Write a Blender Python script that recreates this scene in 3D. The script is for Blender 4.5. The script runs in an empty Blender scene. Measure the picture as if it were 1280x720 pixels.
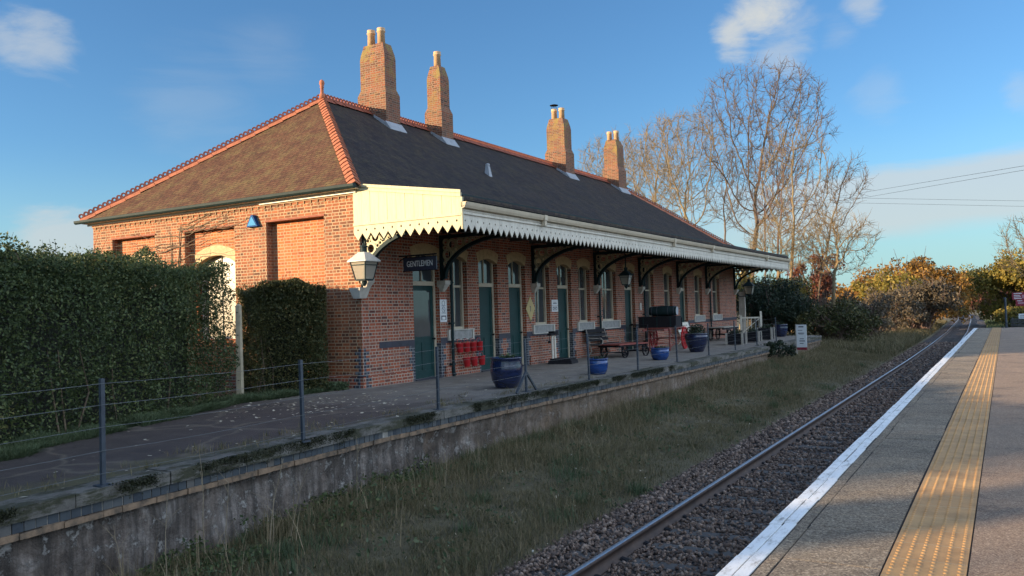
import bpy, math, random
import numpy as np
from mathutils import Vector, Matrix
random.seed(7)
RNG = np.random.default_rng(11)
SC = bpy.context.scene
COL = SC.collection
R = math.radians
pi = math.pi

# ------------------------------------------------------------------ helpers
class MB:
    """collects faces; build() links them as ONE mesh object"""
    def __init__(s): s.v = []; s.f = []
    def quad(s, a, b, c, d):
        n = len(s.v); s.v += [a, b, c, d]; s.f.append((n, n+1, n+2, n+3)); return s
    def poly(s, pts):
        n = len(s.v); s.v += list(pts); s.f.append(tuple(range(n, n+len(pts)))); return s
    def box(s, x0, x1, y0, y1, z0, z1):
        if x0 > x1: x0, x1 = x1, x0
        if y0 > y1: y0, y1 = y1, y0
        if z0 > z1: z0, z1 = z1, z0
        n = len(s.v)
        s.v += [(x0,y0,z0),(x1,y0,z0),(x1,y1,z0),(x0,y1,z0),(x0,y0,z1),(x1,y0,z1),(x1,y1,z1),(x0,y1,z1)]
        for q in ((0,3,2,1),(4,5,6,7),(0,1,5,4),(1,2,6,5),(2,3,7,6),(3,0,4,7)):
            s.f.append(tuple(n+i for i in q))
        return s
    def hexa(s, lo, hi):
        """eight corners: four lower (ccw from above), four upper"""
        n = len(s.v); s.v += list(lo)+list(hi)
        for q in ((0,3,2,1),(4,5,6,7),(0,1,5,4),(1,2,6,5),(2,3,7,6),(3,0,4,7)):
            s.f.append(tuple(n+i for i in q))
        return s
    def frustum(s, a, za, b, zb):
        """a,b = (x0,x1,y0,y1) rectangles at heights za, zb"""
        lo = [(a[0],a[2],za),(a[1],a[2],za),(a[1],a[3],za),(a[0],a[3],za)]
        hi = [(b[0],b[2],zb),(b[1],b[2],zb),(b[1],b[3],zb),(b[0],b[3],zb)]
        return s.hexa(lo, hi)
    def bar(s, p, q, w, h=None):
        """rectangular bar between two points"""
        h = h or w
        p = Vector(p); q = Vector(q); d = (q-p).normalized()
        up = Vector((0,0,1)) if abs(d.z) < .95 else Vector((1,0,0))
        r = d.cross(up).normalized()*w/2; u = r.cross(d).normalized()*h/2
        return s.hexa([tuple(p-r-u),tuple(p+r-u),tuple(q+r-u),tuple(q-r-u)],[tuple(p-r+u),tuple(p+r+u),tuple(q+r+u),tuple(q-r+u)])
    def tube(s, pts, rad, n=6, cap=True):
        pts = [Vector(p) for p in pts]
        if not hasattr(rad, '__len__'): rad = [rad]*len(pts)
        base = len(s.v); m = len(pts); ref = None
        for i, p in enumerate(pts):
            d = (pts[min(i+1,m-1)]-pts[max(i-1,0)])
            d = d.normalized() if d.length > 1e-9 else Vector((0,0,1))
            if ref is None:
                ref = d.orthogonal().normalized()
            ref = (ref - d*ref.dot(d))
            ref = ref.normalized() if ref.length > 1e-6 else d.orthogonal().normalized()
            b = d.cross(ref)
            for k in range(n):
                a = 2*pi*k/n
                s.v.append(tuple(p + (ref*math.cos(a)+b*math.sin(a))*rad[i]))
        for i in range(m-1):
            for k in range(n):
                k2 = (k+1) % n
                s.f.append((base+i*n+k, base+i*n+k2, base+(i+1)*n+k2, base+(i+1)*n+k))
        if cap:
            s.f.append(tuple(base+k for k in range(n))[::-1]); s.f.append(tuple(base+(m-1)*n+k for k in range(n)))
        return s
    def lathe(s, prof, n=24, o=(0,0,0), closed=False):
        base = len(s.v); m = len(prof)
        for r, z in prof:
            for k in range(n):
                a = 2*pi*k/n; s.v.append((o[0]+r*math.cos(a), o[1]+r*math.sin(a), o[2]+z))
        for i in range(m-1):
            for k in range(n):
                k2 = (k+1) % n
                s.f.append((base+i*n+k, base+i*n+k2, base+(i+1)*n+k2, base+(i+1)*n+k))
        s.f.append(tuple(base+k for k in range(n))[::-1]); s.f.append(tuple(base+(m-1)*n+k for k in range(n)))
        return s
    def prism(s, poly, fn, t0, t1):
        """2-D outline extruded; fn(a,b,t)->xyz"""
        n = len(poly)
        A = [fn(a,b,t0) for a,b in poly]; B = [fn(a,b,t1) for a,b in poly]
        s.poly(A[::-1]); s.poly(B)
        for i in range(n):
            j = (i+1) % n; s.quad(A[i], A[j], B[j], B[i])
        return s
    def ring(s, c, ro, ri, fn, t0, t1, n=14):
        """flat ring with thickness"""
        for k in range(n):
            a0, a1 = 2*pi*k/n, 2*pi*(k+1)/n
            P = [(c[0]+r*math.cos(a), c[1]+r*math.sin(a)) for r, a in ((ro,a0),(ro,a1),(ri,a1),(ri,a0))]
            s.quad(*[fn(a,b,t1) for a,b in P]); s.quad(*[fn(a,b,t0) for a,b in P[::-1]])
            s.quad(fn(*P[0],t0), fn(*P[1],t0), fn(*P[1],t1), fn(*P[0],t1))
            s.quad(fn(*P[2],t0), fn(*P[3],t0), fn(*P[3],t1), fn(*P[2],t1))
        return s
    def build(s, name, mat, parent=None, off=(0,0,0), smooth=False):
        me = bpy.data.meshes.new(name)
        ox, oy, oz = off
        me.from_pydata([(x-ox,y-oy,z-oz) for x,y,z in s.v], [], s.f)
        if smooth: me.polygons.foreach_set('use_smooth', [True]*len(me.polygons))
        me.update()
        o = bpy.data.objects.new(name, me); COL.objects.link(o)
        me.materials.append(mat)
        if parent: o.parent = parent
        return o

def np_mesh(name, verts, faces, mat, parent=None, smooth=False):
    """verts (N,3), faces (M,k) -> one mesh, fast"""
    verts = np.asarray(verts, np.float32); faces = np.asarray(faces, np.int32)
    me = bpy.data.meshes.new(name); k = faces.shape[1]
    me.vertices.add(len(verts)); me.vertices.foreach_set('co', verts.ravel())
    me.loops.add(faces.size); me.loops.foreach_set('vertex_index', faces.ravel())
    me.polygons.add(len(faces)); me.polygons.foreach_set('loop_start', np.arange(len(faces), dtype=np.int32)*k)
    if smooth: me.polygons.foreach_set('use_smooth', np.ones(len(faces), bool))
    me.update(calc_edges=True); me.validate()
    o = bpy.data.objects.new(name, me); COL.objects.link(o); me.materials.append(mat)
    if parent: o.parent = parent
    return o

def thing(name, label, cat, loc=(0,0,0), rz=0, group=None):
    o = bpy.data.objects.new(name, None); COL.objects.link(o)
    o.empty_display_size = .2; o.location = loc; o.rotation_euler = (0,0,rz)
    o['label'] = label; o['category'] = cat
    if group: o['group'] = group
    return o
def tag(o, label, cat, group=None):
    o['label'] = label; o['category'] = cat
    if group: o['group'] = group
    return o
def struct(o, kind='structure'):
    o['kind'] = kind; return o
def dup(root, loc, rz=None, label=None, sc=None):
    r = root.copy(); COL.objects.link(r); r.location = loc
    if rz is not None: r.rotation_euler = (0,0,rz)
    if label: r['label'] = label
    if sc: r.scale = sc
    for ch in list(root.children):
        c = ch.copy(); COL.objects.link(c); c.parent = r
        for g in list(ch.children):
            d = g.copy(); COL.objects.link(d); d.parent = c
    return r
def lerp(a, b, t): return a+(b-a)*t
def interp(tab, y):
    return float(np.interp(y, [t[0] for t in tab], [t[1] for t in tab]))

# ------------------------------------------------------------------ materials
def new_mat(name):
    m = bpy.data.materials.new(name); m.use_nodes = True
    nt = m.node_tree; b = nt.nodes['Principled BSDF']
    return m, nt, b
def N(nt, t, **kw):
    n = nt.nodes.new(t)
    for k, v in kw.items():
        if k in n.inputs: n.inputs[k].default_value = v
        else: setattr(n, k, v)
    return n
def ramp(nt, stops, interp_='LINEAR'):
    n = nt.nodes.new('ShaderNodeValToRGB'); e = n.color_ramp.elements; n.color_ramp.interpolation = interp_
    while len(e) < len(stops): e.new(.5)
    for i, (p, c) in enumerate(stops):
        e[i].position = p; e[i].color = (*c, 1) if len(c) == 3 else c
    return n
def math_n(nt, op, a=None, b=None, clamp=False):
    n = nt.nodes.new('ShaderNodeMath'); n.operation = op; n.use_clamp = clamp
    for i, x in enumerate((a, b)):
        if x is None: continue
        if hasattr(x, 'links') or hasattr(x, 'is_linked'): nt.links.new(x, n.inputs[i])
        else: n.inputs[i].default_value = x
    return n.outputs[0]
def mixc(nt, f, a, b, mode='MIX'):
    n = nt.nodes.new('ShaderNodeMix'); n.data_type = 'RGBA'; n.blend_type = mode
    for sock, x in ((n.inputs[0], f), (n.inputs[6], a), (n.inputs[7], b)):
        if hasattr(x, 'is_linked'): nt.links.new(x, sock)
        elif isinstance(x, (int, float)): sock.default_value = x
        else: sock.default_value = (*x, 1) if len(x) == 3 else x
    return n.outputs[2]
def noise(nt, vec, scale, detail=4, rough=.6, dist=0):
    n = N(nt, 'ShaderNodeTexNoise'); n.inputs['Scale'].default_value = scale
    n.inputs['Detail'].default_value = detail; n.inputs['Roughness'].default_value = rough; n.inputs['Distortion'].default_value = dist
    if vec is not None: nt.links.new(vec, n.inputs['Vector'])
    return n.outputs['Fac']
def objco(nt): return nt.nodes.new('ShaderNodeTexCoord').outputs['Object']
def mapping(nt, vec, scale=(1,1,1), rot=(0,0,0), loc=(0,0,0)):
    n = N(nt, 'ShaderNodeMapping'); n.inputs['Scale'].default_value = scale; n.inputs['Rotation'].default_value = rot; n.inputs['Location'].default_value = loc
    nt.links.new(vec, n.inputs['Vector']); return n.outputs[0]
def bump(nt, b, h, strength=.4, dist=.02):
    n = N(nt, 'ShaderNodeBump'); n.inputs['Strength'].default_value = strength; n.inputs['Distance'].default_value = dist
    nt.links.new(h, n.inputs['Height']); nt.links.new(n.outputs[0], b.inputs['Normal'])

def paint(name, col, rough=.5, metal=0, vary=.25, scale=6, col2=None, bmp=.15, spec=.5):
    """a plain surface with uneven tone and slight relief"""
    m, nt, b = new_mat(name); c = objco(nt)
    n1 = noise(nt, c, scale, 5, .65)
    d = tuple(x*(1-vary) for x in col); l = tuple(min(1, x*(1+vary*.7)) for x in col)
    r = ramp(nt, [(.3, d if col2 is None else col2), (.55, col), (.8, l)]); nt.links.new(n1, r.inputs[0])
    nt.links.new(r.outputs[0], b.inputs['Base Color'])
    b.inputs['Roughness'].default_value = rough; b.inputs['Metallic'].default_value = metal
    b.inputs['Specular IOR Level'].default_value = spec
    bump(nt, b, noise(nt, c, scale*6, 3), bmp, .01)
    return m

def timber_paint(name, col, rough, grime):
    m, nt, b = new_mat(name); c = objco(nt)
    st = ramp(nt, [(.42,(0,0,0)),(.72,(1,1,1))]); nt.links.new(noise(nt, mapping(nt, c, (5,5,.6)), 2.4, 6, .7, .3), st.inputs[0])
    bl_ = ramp(nt, [(.52,(0,0,0)),(.66,(1,1,1))]); nt.links.new(noise(nt, c, 1.3, 6, .7), bl_.inputs[0])
    c1 = mixc(nt, math_n(nt, 'MULTIPLY', st.outputs[0], grime), col, tuple(x*.5 for x in col))
    c1 = mixc(nt, math_n(nt, 'MULTIPLY', bl_.outputs[0], grime*.6), c1, (.30,.29,.22))
    nt.links.new(c1, b.inputs['Base Color']); b.inputs['Roughness'].default_value = rough
    bump(nt, b, noise(nt, mapping(nt, c, (14,14,1.5)), 3, 4), .15, .01); return m
def wall_uv(nt):
    """(along-wall, height) coordinates chosen by which way the face looks"""
    c = objco(nt); g = nt.nodes.new('ShaderNodeNewGeometry')
    sx = N(nt, 'ShaderNodeSeparateXYZ'); nt.links.new(c, sx.inputs[0])
    sn = N(nt, 'ShaderNodeSeparateXYZ'); nt.links.new(g.outputs['True Normal'], sn.inputs[0])
    ax = math_n(nt, 'ABSOLUTE', sn.outputs[0]); ay = math_n(nt, 'ABSOLUTE', sn.outputs[1])
    f = math_n(nt, 'GREATER_THAN', ax, ay)
    mx = N(nt, 'ShaderNodeMix'); nt.links.new(f, mx.inputs[0]); nt.links.new(sx.outputs[0], mx.inputs[2]); nt.links.new(sx.outputs[1], mx.inputs[3])
    cb = N(nt, 'ShaderNodeCombineXYZ'); nt.links.new(mx.outputs[0], cb.inputs[0]); nt.links.new(sx.outputs[2], cb.inputs[1])
    return c, cb.outputs[0], sx

def brick_mat(name, stops, mortar=(.52,.42,.32), lichen=0, bw=.225, rh=.076, ms=.011, english=True, dirt=.35):
    m, nt, b = new_mat(name); c, uv, sx = wall_uv(nt)
    def bt(c1, c2, mo):
        t = N(nt, 'ShaderNodeTexBrick'); t.inputs['Scale'].default_value = 1
        t.inputs['Brick Width'].default_value = bw; t.inputs['Row Height'].default_value = rh
        t.inputs['Mortar Size'].default_value = ms; t.inputs['Mortar Smooth'].default_value = .2
        t.offset = .25 if english else .5; t.offset_frequency = 2
        t.squash = .5 if english else 1; t.squash_frequency = 2
        t.inputs['Color1'].default_value = (*c1,1); t.inputs['Color2'].default_value = (*c2,1); t.inputs['Mortar'].default_value = (*mo,1)
        nt.links.new(uv, t.inputs['Vector']); return t
    t = bt((0,0,0), (1,1,1), (.5,.5,.5))
    lo = noise(nt, c, 1.1, 4, .6)
    v = math_n(nt, 'ADD', t.outputs['Color'], math_n(nt, 'MULTIPLY', math_n(nt, 'SUBTRACT', lo, .5), .7))
    r = ramp(nt, stops); nt.links.new(v, r.inputs[0])
    fine = noise(nt, c, 60, 3, .7)
    col = mixc(nt, .28, r.outputs[0], mixc(nt, fine, (.04,.02,.015), (.6,.3,.2)), 'OVERLAY')
    mcol = mixc(nt, noise(nt, c, 2.3, 3), tuple(x*.55 for x in mortar), mortar)
    col = mixc(nt, t.outputs['Fac'], col, mcol)
    # soot and damp stains with a shape of their own
    st = ramp(nt, [(.42,(0,0,0)),(.68,(1,1,1))]); nt.links.new(noise(nt, mapping(nt, c, (1,1,.45)), 1.7, 6, .7, .4), st.inputs[0])
    col = mixc(nt, math_n(nt, 'MULTIPLY', st.outputs[0], dirt), col, (.10,.065,.05))
    if lichen:
        lr = ramp(nt, [(.48,(0,0,0)),(.58,(1,1,1))]); nt.links.new(noise(nt, c, 2.6, 6, .75, .3), lr.inputs[0])
        hz = N(nt, 'ShaderNodeMapRange'); nt.links.new(sx.outputs[2], hz.inputs[0]); hz.inputs[1].default_value = 8.9; hz.inputs[2].default_value = 10.7; hz.inputs[3].default_value = .1; hz.inputs[4].default_value = 1
        f = math_n(nt, 'MULTIPLY', math_n(nt, 'MULTIPLY', lr.outputs[0], hz.outputs[0]), lichen, True)
        col = mixc(nt, f, col, mixc(nt, noise(nt, c, 5, 4), (.12,.105,.05), (.34,.235,.045)))
    nt.links.new(col, b.inputs['Base Color']); b.inputs['Roughness'].default_value = .88
    h = math_n(nt, 'ADD', math_n(nt, 'MULTIPLY', math_n(nt, 'SUBTRACT', 1, t.outputs['Fac']), 1), math_n(nt, 'MULTIPLY', fine, .35))
    bump(nt, b, h, .6, .012)
    return m

M = {}
RED = [(0,(.11,.036,.028)),(.14,(.20,.055,.032)),(.34,(.34,.084,.038)),(.65,(.41,.105,.044)),(.88,(.35,.105,.050)),(1,(.16,.055,.040))]
ORANGE = [(0,(.30,.085,.028)),(.4,(.44,.130,.038)),(.7,(.52,.17,.05)),(1,(.42,.16,.06))]
BROWN = [(0,(.10,.045,.025)),(.2,(.19,.07,.030)),(.5,(.35,.108,.036)),(.75,(.25,.095,.042)),(1,(.40,.14,.05))]
STACK = [(0,(.08,.036,.02)),(.25,(.17,.058,.026)),(.5,(.28,.085,.034)),(.8,(.22,.082,.038)),(1,(.13,.055,.03))]
M['brick'] = brick_mat('weathered_red_brick', RED)
M['brick_panel'] = brick_mat('orange_red_brick', ORANGE, mortar=(.52,.34,.20), dirt=.2)
M['brick_end'] = brick_mat('mixed_stock_brick', BROWN, mortar=(.50,.36,.22), dirt=.3)
M['brick_chimney'] = brick_mat('chimney_brick', STACK, mortar=(.30,.22,.15), lichen=.9, dirt=.5)
M['brick_blue'] = brick_mat('blue_engineering_brick', [(0,(.022,.030,.045)),(.5,(.04,.052,.072)),(1,(.07,.08,.10))], mortar=(.26,.27,.27), dirt=.1)
M['blue_band'] = paint('blue_brick_band', (.030,.030,.045), .6, vary=.4, scale=4)
M['arch'] = paint('buff_gauged_brick', (.52,.38,.21), .85, vary=.25, scale=9, bmp=.4)
M['stone'] = paint('sill_stone', (.52,.49,.42), .8, vary=.25, scale=5)
M['stone_grey'] = paint('sill_panel_stone', (.30,.30,.28), .85, vary=.3, scale=7)
M['cream'] = timber_paint('cream_paint', (.50,.445,.275), .6, .5)
M['valance'] = timber_paint('pale_cream_paint', (.60,.56,.46), .55, .6)
M['frame_cream'] = paint('window_frame_cream', (.50,.43,.31), .55, vary=.15, scale=3)
M['white'] = paint('white_paint', (.70,.66,.55), .5, vary=.08, scale=3)
M['green'] = paint('dark_green_paint', (.006,.040,.038), .5, vary=.3, scale=3, spec=.25)
M['dark_green'] = paint('bottle_green_iron', (.012,.028,.030), .65, vary=.3, scale=5, spec=.2)
M['soffit'] = paint('canopy_boarding', (.10,.10,.09), .7, vary=.3, scale=3)
M['lead'] = paint('lead_flashing', (.30,.32,.34), .6, vary=.25, scale=5)
M['terracotta'] = paint('terracotta_ridge', (.40,.135,.065), .8, vary=.35, scale=6, bmp=.4)
M['crest'] = paint('dark_red_crest_tile', (.27,.075,.040), .8, vary=.35, scale=6, bmp=.4)
M['pot'] = paint('buff_chimney_pot', (.55,.36,.20), .8, vary=.3, scale=7, bmp=.3)
M['iron'] = paint('black_iron', (.014,.014,.017), .75, vary=.3, scale=8, spec=.2)
M['steel'] = paint('painted_fence_steel', (.05,.062,.078), .5, .3, vary=.25, scale=10)
M['wire'] = paint('galvanised_wire', (.16,.17,.18), .5, .7, vary=.2, scale=10)
M['red'] = paint('red_enamel', (.45,.018,.022), .35, vary=.15, scale=6)
M['red_wood'] = paint('oxide_red_wood', (.24,.055,.04), .6, vary=.3, scale=6)
M['lightwood'] = paint('weathered_grey_wood', (.36,.33,.28), .8, vary=.3, scale=7)
M['concrete_post'] = paint('cream_concrete', (.50,.43,.30), .9, vary=.25, scale=8, bmp=.4)
M['sign_white'] = paint('sign_white', (.70,.71,.70), .4, vary=.06, scale=4)
M['sign_blue'] = paint('sign_dark_blue', (.022,.030,.055), .35, vary=.15, scale=4)
M['sign_yellow'] = paint('sign_yellow', (.50,.38,.15), .5, vary=.12, scale=5)
M['sign_red'] = paint('sign_maroon', (.24,.016,.035), .45, vary=.1, scale=5)
M['ink'] = paint('dark_ink', (.045,.055,.075), .6, vary=.1)
M['inkgrey'] = paint('grey_ink', (.28,.32,.35), .6, vary=.1)
M['bell'] = paint('alarm_blue', (.01,.06,.20), .7, vary=.1, spec=.15)
M['soil'] = paint('plant_soil', (.035,.026,.018), .95, vary=.4, scale=30, bmp=.6)

def glass_mat(name, tint=(.045,.055,.06), rough=.06, spec=.8):
    m, nt, b = new_mat(name); c = objco(nt)
    nt.links.new(mixc(nt, noise(nt, c, 1.3, 3), tuple(x*.6 for x in tint), tuple(x*1.5 for x in tint)), b.inputs['Base Color'])
    b.inputs['Roughness'].default_value = rough; b.inputs['Specular IOR Level'].default_value = spec
    bump(nt, b, noise(nt, c, 3, 2), .06, .01); return m
M['pane'] = glass_mat('window_glass')
M['pane_pale'] = glass_mat('blinded_glass', (.20,.17,.12), .25)
m, nt, b = new_mat('lantern_glass'); b.inputs['Base Color'].default_value = (.55,.53,.44,1); b.inputs['Roughness'].default_value = .15
b.inputs['Transmission Weight'].default_value = .55; b.inputs['IOR'].default_value = 1.1
bump(nt, b, noise(nt, objco(nt), 14, 2), .1, .01); M['lglass'] = m

def glaze(name, col):
    m, nt, b = new_mat(name); c = objco(nt)
    v = noise(nt, mapping(nt, c, (2,2,9)), 2, 5, .6, .5)
    r = ramp(nt, [(.25, tuple(x*.35 for x in col)), (.6, col), (.85, tuple(x*1.6 for x in col))]); nt.links.new(v, r.inputs[0])
    nt.links.new(r.outputs[0], b.inputs['Base Color']); b.inputs['Roughness'].default_value = .16
    b.inputs['Coat Weight'].default_value = .5; bump(nt, b, v, .15, .02); return m
M['glaze_navy'] = glaze('navy_glaze', (.012,.020,.06)); M['glaze_blue'] = glaze('blue_glaze', (.015,.06,.22))

def roof_mat(name, stops, mossy):
    m, nt, b = new_mat(name); c, uv, sx = wall_uv(nt)
    uv2 = mapping(nt, uv, (1,1.65,1))
    t = N(nt, 'ShaderNodeTexBrick'); t.inputs['Scale'].default_value = 1
    t.inputs['Brick Width'].default_value = .17; t.inputs['Row Height'].default_value = .115
    t.inputs['Mortar Size'].default_value = .006; t.inputs['Mortar Smooth'].default_value = .5; t.offset = .37; t.offset_frequency = 3
    t.inputs['Color1'].default_value = (0,0,0,1); t.inputs['Color2'].default_value = (1,1,1,1); t.inputs['Mortar'].default_value = (.1,.1,.1,1)
    nt.links.new(uv2, t.inputs['Vector'])
    v = math_n(nt, 'ADD', math_n(nt, 'MULTIPLY', t.outputs['Color'], .30), math_n(nt, 'MULTIPLY', noise(nt, c, 1.3, 8, .75), .75))
    r = ramp(nt, stops); nt.links.new(v, r.inputs[0])
    ms = ramp(nt, [(.45,(0,0,0)),(.7,(1,1,1))]); nt.links.new(noise(nt, mapping(nt, c, (1.5,1.5,.7)), 1.5, 7, .75), ms.inputs[0])
    col = mixc(nt, math_n(nt, 'MULTIPLY', ms.outputs[0], mossy), r.outputs[0], mixc(nt, noise(nt, c, 7, 4), (.12,.10,.045), (.27,.21,.08)))
    col = mixc(nt, t.outputs['Fac'], col, (.02,.015,.013))
    nt.links.new(col, b.inputs['Base Color']); b.inputs['Roughness'].default_value = .85; b.inputs['Specular IOR Level'].default_value = .15
    # each course kicks up towards its lower edge
    sv = N(nt, 'ShaderNodeSeparateXYZ'); nt.links.new(uv2, sv.inputs[0])
    saw = math_n(nt, 'SUBTRACT', 1, math_n(nt, 'FRACT', math_n(nt, 'DIVIDE', sv.outputs[1], .115)))
    h = math_n(nt, 'ADD', saw, math_n(nt, 'MULTIPLY', t.outputs['Color'], .6))
    bump(nt, b, h, .8, .03); return m
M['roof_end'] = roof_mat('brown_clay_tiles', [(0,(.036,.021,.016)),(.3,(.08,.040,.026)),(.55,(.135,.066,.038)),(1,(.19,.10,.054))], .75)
M['roof_front'] = roof_mat('shade_tone_clay_tiles', [(0,(.016,.014,.015)),(.4,(.032,.027,.027)),(.7,(.052,.042,.038)),(1,(.09,.066,.052))], .22)  # same clay tiles as the hip, darkened for the shade on the front slope

def leaf_mat(name, stops, trans=.25, rough=.6):
    m, nt, b = new_mat(name); g = nt.nodes.new('ShaderNodeNewGeometry')
    c = objco(nt)
    v = math_n(nt, 'ADD', math_n(nt, 'MULTIPLY', g.outputs['Random Per Island'], .65), math_n(nt, 'MULTIPLY', noise(nt, c, .6, 3), .38))
    r = ramp(nt, stops); nt.links.new(v, r.inputs[0]); nt.links.new(r.outputs[0], b.inputs['Base Color'])
    b.inputs['Roughness'].default_value = rough; b.inputs['Specular IOR Level'].default_value = .35
    tr = N(nt, 'ShaderNodeBsdfTranslucent'); nt.links.new(r.outputs[0], tr.inputs[0])
    mx = N(nt, 'ShaderNodeMixShader'); mx.inputs[0].default_value = trans
    nt.links.new(b.outputs[0], mx.inputs[1]); nt.links.new(tr.outputs[0], mx.inputs[2])
    nt.links.new(mx.outputs[0], nt.nodes['Material Output'].inputs[0]); return m
M['hedge'] = leaf_mat('hedge_leaves', [(0,(.018,.032,.014)),(.3,(.040,.062,.024)),(.6,(.068,.098,.034)),(.82,(.115,.138,.046)),(.93,(.21,.18,.065)),(1,(.27,.17,.07))])
M['hedge2'] = leaf_mat('brown_green_leaves', [(0,(.022,.026,.011)),(.35,(.042,.052,.018)),(.65,(.075,.080,.026)),(.85,(.15,.12,.04)),(1,(.24,.15,.05))])
M['grass'] = leaf_mat('grass_blades', [(0,(.048,.050,.020)),(.28,(.088,.086,.038)),(.5,(.145,.125,.060)),(.75,(.23,.185,.10)),(1,(.38,.30,.18))], .3)
M['greengrass'] = leaf_mat('lush_grass', [(0,(.040,.066,.030)),(.5,(.075,.108,.050)),(.85,(.125,.150,.072)),(1,(.23,.21,.12))], .3)
M['straw'] = leaf_mat('dead_stems', [(0,(.09,.065,.035)),(.5,(.20,.15,.08)),(1,(.36,.29,.18))], .2)
M['orange'] = leaf_mat('orange_autumn_leaves', [(0,(.10,.055,.018)),(.4,(.25,.13,.032)),(.75,(.36,.20,.045)),(1,(.38,.28,.08))], .35)
M['yellow'] = leaf_mat('yellow_autumn_leaves', [(0,(.07,.07,.018)),(.35,(.17,.15,.03)),(.7,(.32,.24,.05)),(1,(.42,.30,.08))], .35)
M['russet'] = leaf_mat('russet_autumn_leaves', [(0,(.08,.03,.025)),(.5,(.20,.07,.05)),(1,(.33,.15,.07))], .35)
M['greybush'] = leaf_mat('twiggy_brown_leaves', [(0,(.05,.038,.027)),(.5,(.105,.085,.058)),(1,(.20,.155,.09))], .25)
M['darkgreen'] = leaf_mat('evergreen_leaves', [(0,(.008,.018,.012)),(.5,(.018,.034,.018)),(1,(.05,.06,.025))], .15)
M['moss'] = leaf_mat('dark_moss', [(0,(.010,.013,.006)),(.5,(.020,.024,.010)),(1,(.05,.05,.018))], .05)
M['fallen'] = leaf_mat('fallen_leaves', [(0,(.22,.16,.09)),(.5,(.45,.40,.30)),(1,(.62,.58,.48))], .1)

def bark(name, a, b_, c_):
    m, nt, b = new_mat(name); c = objco(nt)
    r = ramp(nt, [(.3,a),(.5,b_),(.75,c_)]); nt.links.new(noise(nt, mapping(nt, c, (1,1,.5)), 2.2, 6, .7), r.inputs[0])
    nt.links.new(r.outputs[0], b.inputs['Base Color']); b.inputs['Roughness'].default_value = .9
    bump(nt, b, noise(nt, mapping(nt, c, (3,3,.6)), 6, 4), .6, .05); return m
M['bark'] = bark('grey_brown_bark', (.06,.042,.03), (.12,.085,.056), (.19,.14,.08))
M['bark_pale'] = bark('lichened_bark', (.10,.072,.038), (.20,.145,.075), (.30,.235,.115))
M['bark_dark'] = bark('reddish_twigs', (.07,.045,.04), (.14,.09,.075), (.21,.15,.11))
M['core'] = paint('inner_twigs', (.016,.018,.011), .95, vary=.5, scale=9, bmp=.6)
# ------------------------------------------------------------------ camera
F = 1052.117
RR = ((0.86200665,0.50591914,-0.03147007),(0.04239582,-0.01009115,0.99904993),(-0.50512091,0.86252188,0.0301475))
EYE = 1.64
cd = bpy.data.cameras.new('camera'); cam = bpy.data.objects.new('camera', cd); COL.objects.link(cam)
r_, u_, w_ = RR
cam.matrix_world = Matrix(((r_[0],u_[0],-w_[0],0),(r_[1],u_[1],-w_[1],0),(r_[2],u_[2],-w_[2],EYE),(0,0,0,1)))
cd.sensor_width = 36; cd.lens = F/1280*36; cd.clip_end = 4000; cd.clip_start = .1
SC.camera = cam

# ------------------------------------------------------------------ light and sky
SUN_AZ, SUN_EL = R(42), R(10)          # direction the light travels (from +Y towards +X) and its height
D = Vector((math.sin(SUN_AZ)*math.cos(SUN_EL), math.cos(SUN_AZ)*math.cos(SUN_EL), -math.sin(SUN_EL)))
sd = bpy.data.lights.new('sun', 'SUN'); sd.energy = 4.3; sd.angle = R(.55); sd.color = (1.0,.75,.47)
so = bpy.data.objects.new('sun', sd); COL.objects.link(so); so.rotation_euler = D.to_track_quat('-Z','Y').to_euler()
wd = bpy.data.worlds.new('World'); SC.world = wd; wd.use_nodes = True
nt = wd.node_tree; bg = nt.nodes['Background']
sky = nt.nodes.new('ShaderNodeTexSky'); sky.sky_type = 'NISHITA'; sky.sun_disc = False
sky.sun_elevation = SUN_EL; sky.sun_rotation = math.atan2(-D.x, -D.y); sky.altitude = 30; sky.air_density = 1.0; sky.dust_density = .3; sky.ozone_density = 3.0
gen = nt.nodes.new('ShaderNodeTexCoord').outputs['Generated']
def pixdir(x, y):
    v = Vector(w_) + Vector(r_)*((x-640)/F) - Vector(u_)*((y-360)/F); return v.normalized()
def smooth(v, a, b_):
    n = N(nt, 'ShaderNodeMapRange'); n.interpolation_type = 'SMOOTHSTEP'; nt.links.new(v, n.inputs[0])
    n.inputs[1].default_value = a; n.inputs[2].default_value = b_; return n.outputs[0]
# flatten directions so cloud sheets stretch along the horizon
nz = noise(nt, mapping(nt, gen, (1,1,2.6)), 9, 8, .62, .4)
nzs = noise(nt, mapping(nt, gen, (1,1,5)), 4.5, 8, .6, .6)
def blob(x, y, rad, lo=.0, hi=.55, nzz=None):
    d = pixdir(x, y); dp = N(nt, 'ShaderNodeVectorMath', operation='DISTANCE'); nt.links.new(gen, dp.inputs[0]); dp.inputs[1].default_value = d
    f = smooth(dp.outputs['Value'], rad, 0)
    return smooth(math_n(nt, 'ADD', f, math_n(nt, 'MULTIPLY', math_n(nt, 'SUBTRACT', nzz or nz, .55), 1.9)), lo+.25, hi+.45)
def mx_(a, b_): return math_n(nt, 'MAXIMUM', a, b_)
def sc_(a, k): return math_n(nt, 'MULTIPLY', a, k)
cl = blob(955, 15, .075)
cl = mx_(cl, sc_(blob(915, 45, .05), .9)); cl = mx_(cl, sc_(blob(985, 50, .075), .5)); cl = mx_(cl, sc_(blob(1082, 12, .045), .6)); cl = mx_(cl, sc_(blob(1050, 48, .05), .25))
cl = mx_(cl, sc_(blob(1100, 120, .06), .18)); cl = mx_(cl, sc_(blob(1275, 110, .04), .3))
cl = mx_(cl, sc_(blob(40, 45, .075), .55)); cl = mx_(cl, sc_(blob(10, 45, .05), .5))
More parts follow.
